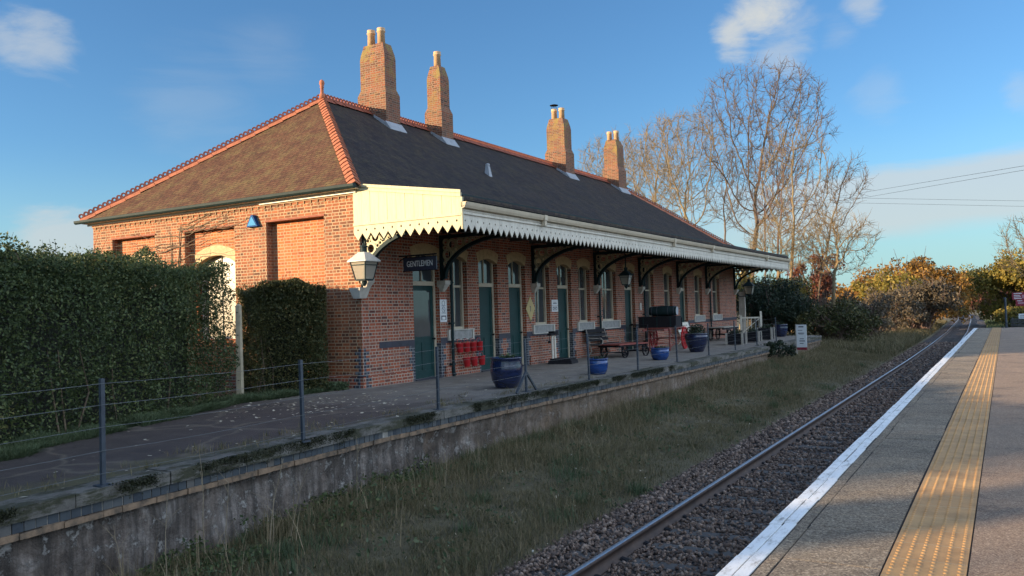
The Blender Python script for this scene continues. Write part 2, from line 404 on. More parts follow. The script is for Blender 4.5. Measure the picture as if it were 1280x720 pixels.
cl = mx_(cl, sc_(blob(250, 125, .16, .1, .9, nzs), .16)); cl = mx_(cl, sc_(blob(330, 70, .12, .1, .9, nzs), .14)); cl = mx_(cl, sc_(blob(80, 300, .1), .7)); 
# bank of thin cloud low on the right
sz = N(nt, 'ShaderNodeSeparateXYZ'); nt.links.new(gen, sz.inputs[0])
zb = math_n(nt, 'ADD', sz.outputs[2], math_n(nt, 'MULTIPLY', math_n(nt, 'SUBTRACT', nzs, .5), .035))
zb = math_n(nt, 'SUBTRACT', zb, math_n(nt, 'MULTIPLY', sz.outputs[0], .06))
band = math_n(nt, 'MULTIPLY', smooth(zb, .070, .092), smooth(zb, .158, .142))
side = smooth(sz.outputs[0], -.42, -.12)
cl = mx_(cl, math_n(nt, 'MULTIPLY', sc_(band, .72), side))
hz = sc_(smooth(sz.outputs[2], .20, .0), .75)
HAZE = (1.02,1.66,1.80); CLOUD = (1.6,1.68,1.70); EAST_FILL = (3.9,4.7,6.0)
skyc = mixc(nt, 1.0, sky.outputs[0], (.36,.475,.56), 'MULTIPLY')
skyc = mixc(nt, hz, skyc, HAZE)
skyc = mixc(nt, cl, skyc, CLOUD)
# added out-of-view cloud in the eastern sky, brightened to fill the shaded front wall
east_fill = math_n(nt, 'MULTIPLY', smooth(sz.outputs[0], .12, .42), smooth(nzs, .26, .56)); east_fill = math_n(nt, 'MULTIPLY', east_fill, smooth(sz.outputs[2], .02, .2))
nt.links.new(mixc(nt, east_fill, skyc, EAST_FILL), bg.inputs[0]); bg.inputs[1].default_value = .15
vs = SC.view_settings; SC.display_settings.display_device = 'sRGB'
vs.view_transform = 'Standard'; vs.look = 'None'; vs.exposure = 1.42; vs.gamma = 1; vs.use_curve_mapping = False
SC.cycles.max_bounces = 6; SC.cycles.diffuse_bounces = 3; SC.cycles.glossy_bounces = 2; SC.cycles.transmission_bounces = 4; SC.cycles.transparent_max_bounces = 4
SC.cycles.caustics_reflective = False; SC.cycles.caustics_refractive = False
SC.cycles.use_adaptive_sampling = True; SC.cycles.adaptive_threshold = .02; SC.cycles.use_denoising = True

# ------------------------------------------------------------------ levels of the place
EDGE = [(-2,-7.55),(2,-7.75),(4.2,-7.87),(5.6,-8.02),(7.5,-8.2),(10.4,-8.42),(14.3,-8.44),(17,-8.36),(20.5,-8.28),(25,-8.24),(30,-8.25),(46,-8.25)]
def edge(y): return interp(EDGE, y)
BACK = [(-2,-8.1),(0,-8.85),(6,-11.2),(7.2,-11.7),(12,-13.5),(14.2,-13.5)]
FOOT = [(0,-1.06),(6,-1.05),(8,-.99),(14,-.88),(20,-.76),(37,-.58),(46,-.62),(60,-.75),(90,-.9),(300,-1.0)]
LRAIL = [(-50,-3.77),(40,-3.77),(55,-3.87),(75,-4.15),(96,-4.66),(120,-5.3),(145,-6.2),(170,-7.6),(215,-11.5),(260,-18)]
def lrail(y): return interp(LRAIL, y)
from mathutils import noise as mn
def ground_z(x, y):
    lr = lrail(y)
    n = mn.noise((x*.5, y*.5, 0))*.05 + mn.noise((x*1.7, y*1.7, 3))*.025
    if x > lr-1.05:
        if x > lr+4.4 and y > 55: return -1.05 + n*2
        return -1.17 + n*.3
    e = edge(y) if y < 46 else lr-4.5
    t = (lr-1.05-x)/max(.1, (lr-1.05-e)); f = interp(FOOT, y)
    if x < e:
        if y < 45.5: return -.07 if x < e-.35 else f
        k = min(1, (y-45.5)/9); far = lerp(-.07, -.35, k)
        return lerp(f, far, min(1, (e-x)/3.5)) + n
    return lerp(-1.13, f, t**.8) + n
def lines(a): return sorted(set(round(v, 3) for v in a))
xs = lines(list(np.arange(-9.4,-1.2,.22)) + list(np.arange(-30,-9.4,1.5)) + [-3000,-900,-300,-150,-80,-50,-38] + list(np.arange(-1,12,1.5)) + [16,30,60,120,300,900,3000])
ys = lines(list(np.arange(-3,26,.4)) + list(np.arange(26,60,.9)) + list(np.arange(60,150,4)) + [-3000,-600,-120,-40,-15,-8,170,200,240,300,450,800,1600,3000])
gv = [(x, y, ground_z(x, y) if y < 400 and abs(x) < 200 else -.9) for y in ys for x in xs]
nx = len(xs); gf = [(j*nx+i, j*nx+i+1, (j+1)*nx+i+1, (j+1)*nx+i) for j in range(len(ys)-1) for i in range(nx-1)]
m, nt, b = new_mat('earth_and_thatch'); c = objco(nt)
r = ramp(nt, [(.3,(.050,.042,.024)),(.45,(.11,.095,.052)),(.6,(.16,.135,.075)),(.8,(.24,.19,.115))]); nt.links.new(noise(nt, c, 1.6, 9, .75), r.inputs[0])
nt.links.new(r.outputs[0], b.inputs['Base Color']); b.inputs['Roughness'].default_value = .95; bump(nt, b, noise(nt, c, 22, 5, .8), 1, .06); M['earth'] = m
struct(np_mesh('ground', gv, gf, M['earth'], smooth=True))

# ballast bed
m, nt, b = new_mat('ballast_bed'); c = objco(nt)
vo = N(nt, 'ShaderNodeTexVoronoi'); vo.inputs['Scale'].default_value = 17; nt.links.new(c, vo.inputs['Vector'])
r = ramp(nt, [(0,(.05,.04,.037)),(.5,(.12,.095,.085)),(1,(.22,.18,.16))]); nt.links.new(vo.outputs['Color'], r.inputs[0])
dk = ramp(nt, [(0,(1,1,1)),(.75,(.35,.35,.35))]); nt.links.new(vo.outputs['Distance'], dk.inputs[0])
nt.links.new(mixc(nt, 1, r.outputs[0], dk.outputs[0], 'MULTIPLY'), b.inputs['Base Color']); b.inputs['Roughness'].default_value = .9
bump(nt, b, math_n(nt, 'SUBTRACT', 1, vo.outputs['Distance']), 1, .05); M['bed'] = m
bv, bf = [], []
prof = [(-1.15,-1.22),(-.62,-1.075),(-.2,-1.07),(.72,-1.085),(1.6,-1.07),(2.1,-1.075),(2.6,-1.14),(3.4,-1.24)]
yy = list(np.arange(-6,60,3)) + list(np.arange(60,262,6))
for y in yy:
    for dx, z in prof: bv.append((lrail(y)+dx, y, z))
k = len(prof)
for j in range(len(yy)-1):
    for i in range(k-1): bf.append((j*k+i, j*k+i+1, (j+1)*k+i+1, (j+1)*k+i))
struct(np_mesh('ballast_bed', bv, bf, M['bed']))

# loose stones, uncountable
def ico():
    t = (1+5**.5)/2
    v = np.array([(-1,t,0),(1,t,0),(-1,-t,0),(1,-t,0),(0,-1,t),(0,1,t),(0,-1,-t),(0,1,-t),(t,0,-1),(t,0,1),(-t,0,-1),(-t,0,1)], float)
    f = np.array([(0,11,5),(0,5,1),(0,1,7),(0,7,10),(0,10,11),(1,5,9),(5,11,4),(11,10,2),(10,7,6),(7,1,8),(3,9,4),(3,4,2),(3,2,6),(3,6,8),(3,8,9),(4,9,5),(2,4,11),(6,2,10),(8,6,7),(9,8,1)])
    return v/np.linalg.norm(v[0]), f
IV, IF = ico()
def rot_rand(n):
    q = RNG.normal(size=(n,4)); q /= np.linalg.norm(q, axis=1)[:,None]
    w,x,y,z = q.T
    return np.stack([np.stack([1-2*(y*y+z*z),2*(x*y-z*w),2*(x*z+y*w)],-1),np.stack([2*(x*y+z*w),1-2*(x*x+z*z),2*(y*z-x*w)],-1),np.stack([2*(x*z-y*w),2*(y*z+x*w),1-2*(x*x+y*y)],-1)],1)
def stones(name, P, size, mat):
    n = len(P); var = IV[None]*RNG.uniform(.62,1.25,(n,12,1))
    S = (size*RNG.uniform(.6,1.35,n))[:,None,None]*RNG.uniform(.65,1.2,(n,1,3))
    V = np.einsum('nij,nkj->nki', rot_rand(n), var*S) + P[:,None,:]
    Fc = IF[None] + (np.arange(n)*12)[:,None,None]
    return np_mesh(name, V.reshape(-1,3), Fc.reshape(-1,3), mat)
def bed_z(dx): return np.interp(dx, [p[0] for p in prof], [p[1] for p in prof])
PS = []
for y0, y1, den, sz in ((1.8,9,900,.0215),(9,16,520,.027),(16,28,200,.036),(28,60,60,.045)):
    n = int((y1-y0)*3.6*den); y = RNG.uniform(y0,y1,n); dx = RNG.uniform(-1.2,2.35,n)
    dx = np.where(dx < -.85, dx+RNG.normal(0,.12,n), dx)
    keep = ~((np.abs(dx) < .085)|(np.abs(dx-1.435) < .085))
    x = np.array([lrail(v) for v in y])+dx
    slp = (np.abs((y % .68)-.34) < .125)&(dx > -.55)&(dx < 1.98)&(RNG.uniform(size=n) > .42)
    keep &= ~slp
    z = bed_z(dx)+RNG.uniform(-.012,.035,n); z += np.where(dx < -.6, .02, 0)
    PS.append((np.stack([x,y,z],1)[keep], np.full(keep.sum(), sz)))
P_ = np.concatenate([p for p,_ in PS]); S_ = np.concatenate([s for _,s in PS])
m, nt, b = new_mat('ballast_stone'); g = nt.nodes.new('ShaderNodeNewGeometry'); c = objco(nt)
r = ramp(nt, [(0,(.060,.042,.033)),(.4,(.125,.088,.068)),(.75,(.19,.138,.106)),(1,(.32,.25,.20))]); nt.links.new(g.outputs['Random Per Island'], r.inputs[0])
nt.links.new(mixc(nt, .5, r.outputs[0], mixc(nt, noise(nt, c, 30, 4), (.2,.15,.12), (.75,.7,.66)), 'OVERLAY'), b.inputs['Base Color'])
b.inputs['Roughness'].default_value = .85; bump(nt, b, noise(nt, c, 90, 3), .5, .006); M['ballast'] = m
struct(stones('ballast', P_, S_, M['ballast']), 'stuff')

# ------------------------------------------------------------------ railway track
M['rail'] = None
m, nt, b = new_mat('rail_steel'); g = nt.nodes.new('ShaderNodeNewGeometry'); c = objco(nt)
sn = N(nt, 'ShaderNodeSeparateXYZ'); nt.links.new(g.outputs['True Normal'], sn.inputs[0])
top = math_n(nt, 'GREATER_THAN', sn.outputs[2], .9)
rust = ramp(nt, [(.3,(.045,.032,.028)),(.6,(.085,.058,.046)),(.8,(.13,.09,.07))]); nt.links.new(noise(nt, c, 5, 6), rust.inputs[0])
# polished running surface: only the crown of the head
hz_ = N(nt, 'ShaderNodeSeparateXYZ'); nt.links.new(c, hz_.inputs[0])
crown = math_n(nt, 'MULTIPLY', top, math_n(nt, 'GREATER_THAN', hz_.outputs[2], -.02))
nt.links.new(mixc(nt, crown, rust.outputs[0], (.60,.60,.60)), b.inputs['Base Color']); nt.links.new(crown, b.inputs['Metallic'])
ro = N(nt, 'ShaderNodeMapRange'); nt.links.new(crown, ro.inputs[0]); ro.inputs[3].default_value = .75; ro.inputs[4].default_value = .42; nt.links.new(ro.outputs[0], b.inputs['Roughness'])
M['rail'] = m
HEAD = -.915
track = thing('railway_track', 'single railway track of two rusty steel rails with polished tops on stone ballast', 'railway track', (lrail(10), 10, HEAD))
def rail_mesh(dx):
    prof = [(-.07,-.158),(.07,-.158),(.07,-.147),(.012,-.125),(.01,-.05),(.035,-.038),(.036,-.008),(.028,0),(-.028,0),(-.036,-.008),(-.035,-.038),(-.01,-.05),(-.012,-.125),(-.07,-.147)]
    yl = [-6] + list(range(0,60,4)) + list(range(60,262,5)); v = []; f = []; k = len(prof)
    for y in yl:
        for a, z in prof: v.append((lrail(y)+dx+a-lrail(10), y-10, z))
    for j in range(len(yl)-1):
        for i in range(k): f.append((j*k+i, j*k+(i+1)%k, (j+1)*k+(i+1)%k, (j+1)*k+i))
    return v, f
for dx in (0, 1.435):
    v, f = rail_mesh(dx); np_mesh('rail', v, f, M['rail'], track)
M['sleeper'] = paint('stained_sleeper', (.085,.078,.072), .85, vary=.4, scale=5, bmp=.5)
sl = MB().frustum((-.55,1.98,-.125,.125), -.30, (-.53,1.96,-.105,.105), -.150).build('sleeper', M['sleeper'], track)
sl.location = (0, 2.38-10, 0)
for i in range(1, 96):
    c_ = sl.copy(); COL.objects.link(c_); y = 2.38+.68*i; c_.location = (lrail(y)-lrail(10), y-10, 0)
    c_.parent = track
# rail fastenings near the camera, one mesh per rail
for dx in (0, 1.435):
    q = MB()
    for i in range(60):
        y = 2.38+.68*i
        for s in (-1, 1):
            q.hexa([(dx+s*.055,y-10-.05,-.150),(dx+s*.055+.085,y-10-.05,-.150),(dx+s*.055+.085,y-10+.05,-.150),(dx+s*.055,y-10+.05,-.150)] if s > 0 else
                   [(dx-.14,y-10-.05,-.150),(dx-.055,y-10-.05,-.150),(dx-.055,y-10+.05,-.150),(dx-.14,y-10+.05,-.150)],
                   [(dx+.060,y-10-.03,-.118),(dx+.13,y-10-.03,-.135),(dx+.13,y-10+.03,-.135),(dx+.060,y-10+.03,-.118)] if s > 0 else
                   [(dx-.13,y-10-.03,-.135),(dx-.060,y-10-.03,-.118),(dx-.060,y-10+.03,-.118),(dx-.13,y-10+.03,-.135)])
    q.build('rail_fastening', M['iron'], track)['kind'] = 'stuff'

# ------------------------------------------------------------------ near platform (structure) with line, slabs and tactile strip
PE = -1.60; PY0, PY1 = -8, 54
m, nt, b = new_mat('platform_asphalt'); c = objco(nt)
vo = N(nt, 'ShaderNodeTexVoronoi'); vo.inputs['Scale'].default_value = 110; nt.links.new(c, vo.inputs['Vector']); vs_ = N(nt, 'ShaderNodeSeparateXYZ'); nt.links.new(vo.outputs['Color'], vs_.inputs[0])
g1 = ramp(nt, [(.10,(.19,.122,.080)),(.4,(.29,.198,.135)),(.7,(.38,.268,.185)),(.95,(.60,.46,.33))]); nt.links.new(math_n(nt, 'ADD', math_n(nt, 'MULTIPLY', vs_.outputs[0], .75), math_n(nt, 'MULTIPLY', noise(nt, c, 40, 3, .8), .3)), g1.inputs[0])
lo = ramp(nt, [(.34,(.55,.55,.56)),(.48,(.95,.94,.92)),(.68,(1.1,1.07,1.02))]); nt.links.new(noise(nt, c, 1.1, 8, .75, .4), lo.inputs[0])
nt.links.new(mixc(nt, 1, g1.outputs[0], lo.outputs[0], 'MULTIPLY'), b.inputs['Base Color']); b.inputs['Roughness'].default_value = .8
bump(nt, b, noise(nt, c, 70, 3, .85), 1, .03); M['asphalt'] = m
m, nt, b = new_mat('platform_slab'); c = objco(nt)
vo = N(nt, 'ShaderNodeTexVoronoi'); vo.inputs['Scale'].default_value = 85; nt.links.new(c, vo.inputs['Vector']); vs_ = N(nt, 'ShaderNodeSeparateXYZ'); nt.links.new(vo.outputs['Color'], vs_.inputs[0])
g1 = ramp(nt, [(.10,(.15,.108,.070)),(.4,(.27,.205,.138)),(.7,(.39,.305,.21)),(.95,(.66,.54,.39))]); nt.links.new(math_n(nt, 'ADD', math_n(nt, 'MULTIPLY', vs_.outputs[0], .75), math_n(nt, 'MULTIPLY', noise(nt, c, 40, 3, .8), .3)), g1.inputs[0])
bt = N(nt, 'ShaderNodeTexBrick'); bt.offset = 0; bt.inputs['Scale'].default_value = 1; bt.inputs['Brick Width'].default_value = 4; bt.inputs['Row Height'].default_value = .9; bt.inputs['Mortar Size'].default_value = .006
bt.inputs['Color1'].default_value = (.75,.75,.75,1); bt.inputs['Color2'].default_value = (1.05,1.05,1.05,1); bt.inputs['Mortar'].default_value = (1.25,1.2,1.1,1); nt.links.new(mapping(nt, c, loc=(2,.25,0)), bt.inputs['Vector'])
col = mixc(nt, 1, g1.outputs[0], bt.outputs['Color'], 'MULTIPLY')
lo = ramp(nt, [(.34,(.55,.55,.55)),(.48,(.95,.95,.95)),(.68,(1.1,1.1,1.08))]); nt.links.new(noise(nt, c, 1.4, 8, .78, .4), lo.inputs[0])
nt.links.new(mixc(nt, 1, col, lo.outputs[0], 'MULTIPLY'), b.inputs['Base Color']); b.inputs['Roughness'].default_value = .82
bump(nt, b, noise(nt, c, 58, 3, .9), 1, .035); M['slab'] = m
m, nt, b = new_mat('worn_white_line'); c = objco(nt)
w1 = ramp(nt, [(.32,(.26,.25,.22)),(.42,(.62,.61,.58)),(.5,(.78,.78,.76)),(.7,(.84,.84,.82))]); nt.links.new(noise(nt, mapping(nt, c, (1,.35,1)), 14, 7, .75), w1.inputs[0])
nt.links.new(w1.outputs[0], b.inputs['Base Color']); b.inputs['Roughness'].default_value = .6; bump(nt, b, noise(nt, c, 60, 4), .35, .008); M['line'] = m
m, nt, b = new_mat('buff_tactile_paving'); c = objco(nt)
bt = N(nt, 'ShaderNodeTexBrick'); bt.offset = 0; bt.inputs['Scale'].default_value = 1; bt.inputs['Brick Width'].default_value = 4; bt.inputs['Row Height'].default_value = .4; bt.inputs['Mortar Size'].default_value = .004
bt.inputs['Color1'].default_value = (.45,.255,.100,1); bt.inputs['Color2'].default_value = (.52,.305,.122,1); bt.inputs['Mortar'].default_value = (.50,.38,.23,1); nt.links.new(mapping(nt, c, loc=(2,.1,0)), bt.inputs['Vector'])
lo = ramp(nt, [(.3,(.62,.60,.58)),(.55,(.95,.95,.95)),(.8,(1.1,1.08,1.05))]); nt.links.new(noise(nt, c, 3.5, 7, .75), lo.inputs[0])
nt.links.new(mixc(nt, 1, bt.outputs['Color'], lo.outputs[0], 'MULTIPLY'), b.inputs['Base Color']); b.inputs['Roughness'].default_value = .75
bump(nt, b, noise(nt, c, 110, 3), .4, .006); M['tactile'] = m
M['joint'] = paint('dark_joint', (.022,.018,.015), .95, vary=.5, scale=20)
M['plat_side'] = paint('platform_side_concrete', (.22,.20,.17), .9, vary=.35, scale=3, bmp=.4)
pl = MB().box(PE+.005, 30, PY0, PY1, -1.4, -.012).build('platform', M['plat_side']); struct(pl)
def strip(name, x0, x1, mat, z0=-.04, z1=0.0, y1=PY1-.01):
    q = MB(); q.box(x0, x1, PY0+.01, y1, z0, z1); return q.build(name, mat, pl)
def wav(name, x0, x1, mat, z1):
    """strip of short lengths, each laid a few millimetres out of line"""
    q = MB(); y = PY0+.01; rr = random.Random(int(-x0*1000))
    while y < PY1-.05:
        L = min(rr.uniform(.86,.94)*1, PY1-.01-y); j = rr.uniform(-.007,.007)
        q.box(x0+j, x1+j, y, y+L-.004, -.05, z1+rr.uniform(-.002,.002)); y += L
    return q.build(name, mat, pl)
wav('edge_line', PE, PE+.083, M['line'], .002); wav('edge_line', PE+.092, PE+.175, M['line'], .002)
strip('joint_filler', PE+.02, -.25, M['joint'], -.011, -.006)
wav('coping_strip', PE+.190, PE+.268, M['slab'], .0)
wav('paving_slab', PE+.281, -.735, M['slab'], .001)
strip('tarmac', -.262, 29.9, M['asphalt'], -.011, .001)
tv = MB().box(-.718, -.272, PY0+.01, PY1-.01, -.03, .003)
tp = tv.build('tactile_strip', M['tactile'], pl)
# blisters
bx = -.718+.446*(np.arange(6)+.5)/6; by = np.arange(1.6, PY1-.1, .0668)
n = 8; V = []; Fq = []
a = np.arange(n)*2*pi/n
prof_b = [(.0125,.003),(.0105,.0068),(.006,.0088)]
one = np.concatenate([np.stack([r0*np.cos(a), r0*np.sin(a), np.full(n,z0)],1) for r0,z0 in prof_b])
of = np.array([(i*n+k, i*n+(k+1)%n, (i+1)*n+(k+1)%n, (i+1)*n+k) for i in range(2) for k in range(n)])
of = np.concatenate([of, np.array([(2*n+0,2*n+1,2*n+2,2*n+3),(2*n+0,2*n+3,2*n+4,2*n+7),(2*n+4,2*n+5,2*n+6,2*n+7)])])
C_ = np.array([(x, y+(0.0 if i%2 == 0 else 0.0), 0) for y in by for i, x in enumerate(bx)])
V = (one[None]+C_[:,None]).reshape(-1,3); Fq = (of[None]+(np.arange(len(C_))*len(one))[:,None,None]).reshape(-1,4)
bl = np_mesh('blister', V, Fq, M['tactile'], tp); bl['kind'] = 'stuff'

# ------------------------------------------------------------------ disused platform opposite
m, nt, b = new_mat('old_platform_surface'); c = objco(nt)
sx = N(nt, 'ShaderNodeSeparateXYZ'); nt.links.new(c, sx.inputs[0])
yy_ = math_n(nt, 'ADD', sx.outputs[1], math_n(nt, 'MULTIPLY', math_n(nt, 'SUBTRACT', noise(nt, c, .9, 5), .5), 5))
old = N(nt, 'ShaderNodeMapRange'); nt.links.new(yy_, old.inputs[0]); old.inputs[1].default_value = 11.5; old.inputs[2].default_value = 15
tar = ramp(nt, [(.3,(.030,.024,.022)),(.55,(.058,.045,.040)),(.8,(.10,.08,.068))]); nt.links.new(noise(nt, c, 2.6, 9, .75), tar.inputs[0])
conc = ramp(nt, [(.3,(.10,.088,.075)),(.55,(.19,.17,.145)),(.8,(.28,.255,.215))]); nt.links.new(noise(nt, c, 1.9, 9, .72), conc.inputs[0])
col = mixc(nt, old.outputs[0], tar.outputs[0], conc.outputs[0])
ck = N(nt, 'ShaderNodeTexVoronoi'); ck.feature = 'DISTANCE_TO_EDGE'; ck.inputs['Scale'].default_value = .42
wv = N(nt, 'ShaderNodeVectorMath', operation='ADD'); nt.links.new(c, wv.inputs[0]); nn_ = N(nt, 'ShaderNodeTexNoise'); nn_.inputs['Scale'].default_value = 1.2; nt.links.new(c, nn_.inputs['Vector']); nt.links.new(nn_.outputs['Color'], wv.inputs[1]); nt.links.new(wv.outputs[0], ck.inputs['Vector'])
ckr = ramp(nt, [(.0,(1,1,1)),(.035,(0,0,0))]); nt.links.new(ck.outputs['Distance'], ckr.inputs[0])
col = mixc(nt, math_n(nt, 'MULTIPLY', ckr.outputs[0], .55), col, (.16,.135,.10))
# moss creeping in from the coping
dE = math_n(nt, 'ADD', sx.outputs[0], 9.1)
mo = N(nt, 'ShaderNodeMapRange'); nt.links.new(math_n(nt, 'ADD', dE, math_n(nt, 'MULTIPLY', math_n(nt, 'SUBTRACT', noise(nt, c, 1.6, 7, .7), .5), 1.9)), mo.inputs[0]); mo.inputs[1].default_value = .0; mo.inputs[2].default_value = .5
ny = N(nt, 'ShaderNodeMapRange'); nt.links.new(sx.outputs[1], ny.inputs[0]); ny.inputs[1].default_value = 26; ny.inputs[2].default_value = 12
mcol = mixc(nt, noise(nt, c, 12, 5), (.035,.035,.014), (.13,.115,.045))
col = mixc(nt, math_n(nt, 'MULTIPLY', math_n(nt, 'MULTIPLY', mo.outputs[0], ny.outputs[0]), .8), col, mcol)
nt.links.new(col, b.inputs['Base Color']); b.inputs['Roughness'].default_value = .75
bump(nt, b, noise(nt, c, 28, 6, .8), .6, .02); M['oldplat'] = m
ypts = sorted(set([t[0] for t in EDGE if t[0] <= 46] + [0,1,3,6,7.2,9,11,12,13,14.2,15.3] + list(range(16,46))))
q = MB()
def backx(y): return interp(BACK, y) if y <= 14.2 else (-13.3 if y < 47 else -13.3)
prev = None
for y in ypts:
    cur = ((edge(y)-.42, y, 0), (backx(y), y, 0))
    if prev: q.quad(prev[0], cur[0], cur[1], prev[1])
    prev = cur
# kerb face along the back
for y0, y1 in zip(ypts[:-1], ypts[1:]): q.quad((backx(y0),y0,0),(backx(y1),y1,0),(backx(y1),y1,-.2),(backx(y0),y0,-.2))
e = ypts[-1]; q.quad((edge(e)-.42,e,0),(backx(e),e,0),(backx(e),e,-1.2),(edge(e)-.42,e,-1.2))
struct(q.build('old_platform', M['oldplat']))
wall = thing('platform_wall', 'weathered retaining wall of the disused platform with mossy coping and blue brick course', 'wall', (-8.3, 20, -1))
wo = (-8.3,20,-1)
m, nt, b = new_mat('mossy_coping'); c = objco(nt)
cr = ramp(nt, [(.3,(.06,.055,.048)),(.5,(.13,.12,.105)),(.75,(.21,.20,.175))]); nt.links.new(noise(nt, c, 3, 8, .75), cr.inputs[0])
mm = ramp(nt, [(.47,(0,0,0)),(.55,(1,1,1))]); nt.links.new(noise(nt, mapping(nt, c, (1.2,.55,2.5)), 1.7, 8, .75), mm.inputs[0])
col = mixc(nt, math_n(nt, 'MULTIPLY', mm.outputs[0], .9), cr.outputs[0], mixc(nt, noise(nt, c, 25, 4), (.010,.013,.007), (.05,.05,.018)))
nt.links.new(col, b.inputs['Base Color']); b.inputs['Roughness'].default_value = .95; bump(nt, b, noise(nt, c, 18, 7, .8), .8, .03); M['coping'] = m
m, nt, b = new_mat('peeling_render'); c = objco(nt)
base = ramp(nt, [(.36,(.065,.050,.042)),(.46,(.16,.125,.10)),(.54,(.26,.215,.18)),(.66,(.46,.41,.365))]); nt.links.new(noise(nt, c, 1.5, 9, .72, .5), base.inputs[0])
strk = ramp(nt, [(.38,(0,0,0)),(.60,(1,1,1))]); nt.links.new(noise(nt, mapping(nt, c, (1,3.2,.28)), 2.1, 6, .7), strk.inputs[0])
col = mixc(nt, math_n(nt, 'MULTIPLY', strk.outputs[0], .8), base.outputs[0], (.036,.031,.026))
fl = ramp(nt, [(.55,(0,0,0)),(.59,(1,1,1))]); nt.links.new(noise(nt, c, 5.5, 8, .8), fl.inputs[0])
col = mixc(nt, math_n(nt, 'MULTIPLY', fl.outputs[0], .6), col, (.58,.55,.50))
oc = ramp(nt, [(.6,(0,0,0)),(.72,(1,1,1))]); nt.links.new(noise(nt, c, .8, 5, .6), oc.inputs[0])
col = mixc(nt, math_n(nt, 'MULTIPLY', oc.outputs[0], .6), col, (.25,.155,.085))
sxr = N(nt, 'ShaderNodeSeparateXYZ'); nt.links.new(c, sxr.inputs[0])
oy = N(nt, 'ShaderNodeMapRange'); nt.links.new(sxr.outputs[1], oy.inputs[0]); oy.inputs[1].default_value = -9; oy.inputs[2].default_value = -3
col = mixc(nt, math_n(nt, 'MULTIPLY', oy.outputs[0], .5), col, mixc(nt, noise(nt, mapping(nt, c, (1,2,.4)), 2.5, 6), (.13,.085,.05), (.34,.24,.14)))
nt.links.new(col, b.inputs['Base Color']); b.inputs['Roughness'].default_value = .92
bump(nt, b, math_n(nt, 'ADD', noise(nt, c, 6, 8, .75), math_n(nt, 'MULTIPLY', fl.outputs[0], -.4)), 1, .12); M['render'] = m
M['nosing'] = paint('orange_clay_nosing', (.20,.135,.085), .95, vary=.6, scale=7, col2=(.045,.040,.032), bmp=.8)
def run(name, mat, x_in, x_out, z0, z1, step, gap, rnd=0, y0=-1.9, y1=45.5):
    q = MB(); y = y0; rr = random.Random(len(name)*7)
    while y < y1:
        L = step*rr.uniform(.97,1.03); ye = min(y+L-gap, y1); j = rr.uniform(-rnd, rnd); jz = rr.uniform(-rnd, rnd)*.8; j2 = j+rr.uniform(-rnd, rnd)*.4
        a, c2 = edge(y), edge(ye)
        q.hexa([(a-x_in,y,z0),(a-x_out+j,y,z0),(c2-x_out+j2,ye,z0),(c2-x_in,ye,z0)],[(a-x_in,y,z1+jz),(a-x_out+j,y,z1+jz),(c2-x_out+j2,ye,z1+jz*.5),(c2-x_in,ye,z1+jz*.5)])
        y += L
    return q.build(name, mat, wall, wo)
run('coping', M['coping'], .45, 0, -.135, .004, 1.15, .014, .012)
M['blue_header'] = M['brick_blue']
mm_, nt, b = new_mat('blue_brick_headers'); c = objco(nt); g = nt.nodes.new('ShaderNodeNewGeometry')
r = ramp(nt, [(0,(.022,.030,.040)),(.5,(.045,.056,.066)),(.9,(.075,.08,.082)),(1,(.11,.095,.08))]); nt.links.new(g.outputs['Random Per Island'], r.inputs[0])
nt.links.new(mixc(nt, .4, r.outputs[0], mixc(nt, noise(nt, c, 9, 6), (.1,.1,.08), (.8,.8,.8)), 'OVERLAY'), b.inputs['Base Color']); b.inputs['Roughness'].default_value = .6
bump(nt, b, noise(nt, c, 25, 4), .4, .01)
run('blue_brick_course', mm_, .40, .035, -.235, -.138, .122, .012, .005)
run('mortar_bed', paint('pale_mortar', (.32,.30,.26), .95, vary=.4, scale=9), .42, .045, -.237, -.139, .6, 0, 0)
run('nosing_course', M['nosing'], .42, .016, -.30, -.239, .225, .006, .014)
# rendered face, uneven
fv = []; ff = []; yl = list(np.arange(-1.9,22,.08))+list(np.arange(22,45.6,.5)); zl = [-.30,-.34,-.40,-.46,-.52,-.58,-.64,-.70,-.76,-.82,-.88,-.95,-1.05,-1.3]
for y in yl:
    for z in zl:
        n_ = mn.noise((y*.9, z*2.2, 5))*.05 + mn.noise((y*3, z*5, 9))*.03 + mn.noise((y*7, z*9, 2))*.015
        fv.append((edge(y)-.085+n_-wo[0]-(.02 if z == -.30 else 0), y-wo[1], z-wo[2]))
k = len(zl)
ff = [(j*k+i, (j+1)*k+i, (j+1)*k+i+1, j*k+i+1) for j in range(len(yl)-1) for i in range(k-1)]
np_mesh('rendered_face', fv, ff, M['render'], wall)
# ------------------------------------------------------------------ station building
WX, XL, BY0, BY1 = -13.0, -23.2, 15.2, 46.9
WT, EZ, RZ = 4.66, 4.74, 8.50
BO = (-18.1, 31.0, 0)
bld = thing('station_building', 'long single storey red brick railway station with tiled hipped roof and tall chimneys', 'building', BO)
def B(q, name, mat, parent=None, smooth=False): return q.build(name, mat, parent or bld, BO, smooth)

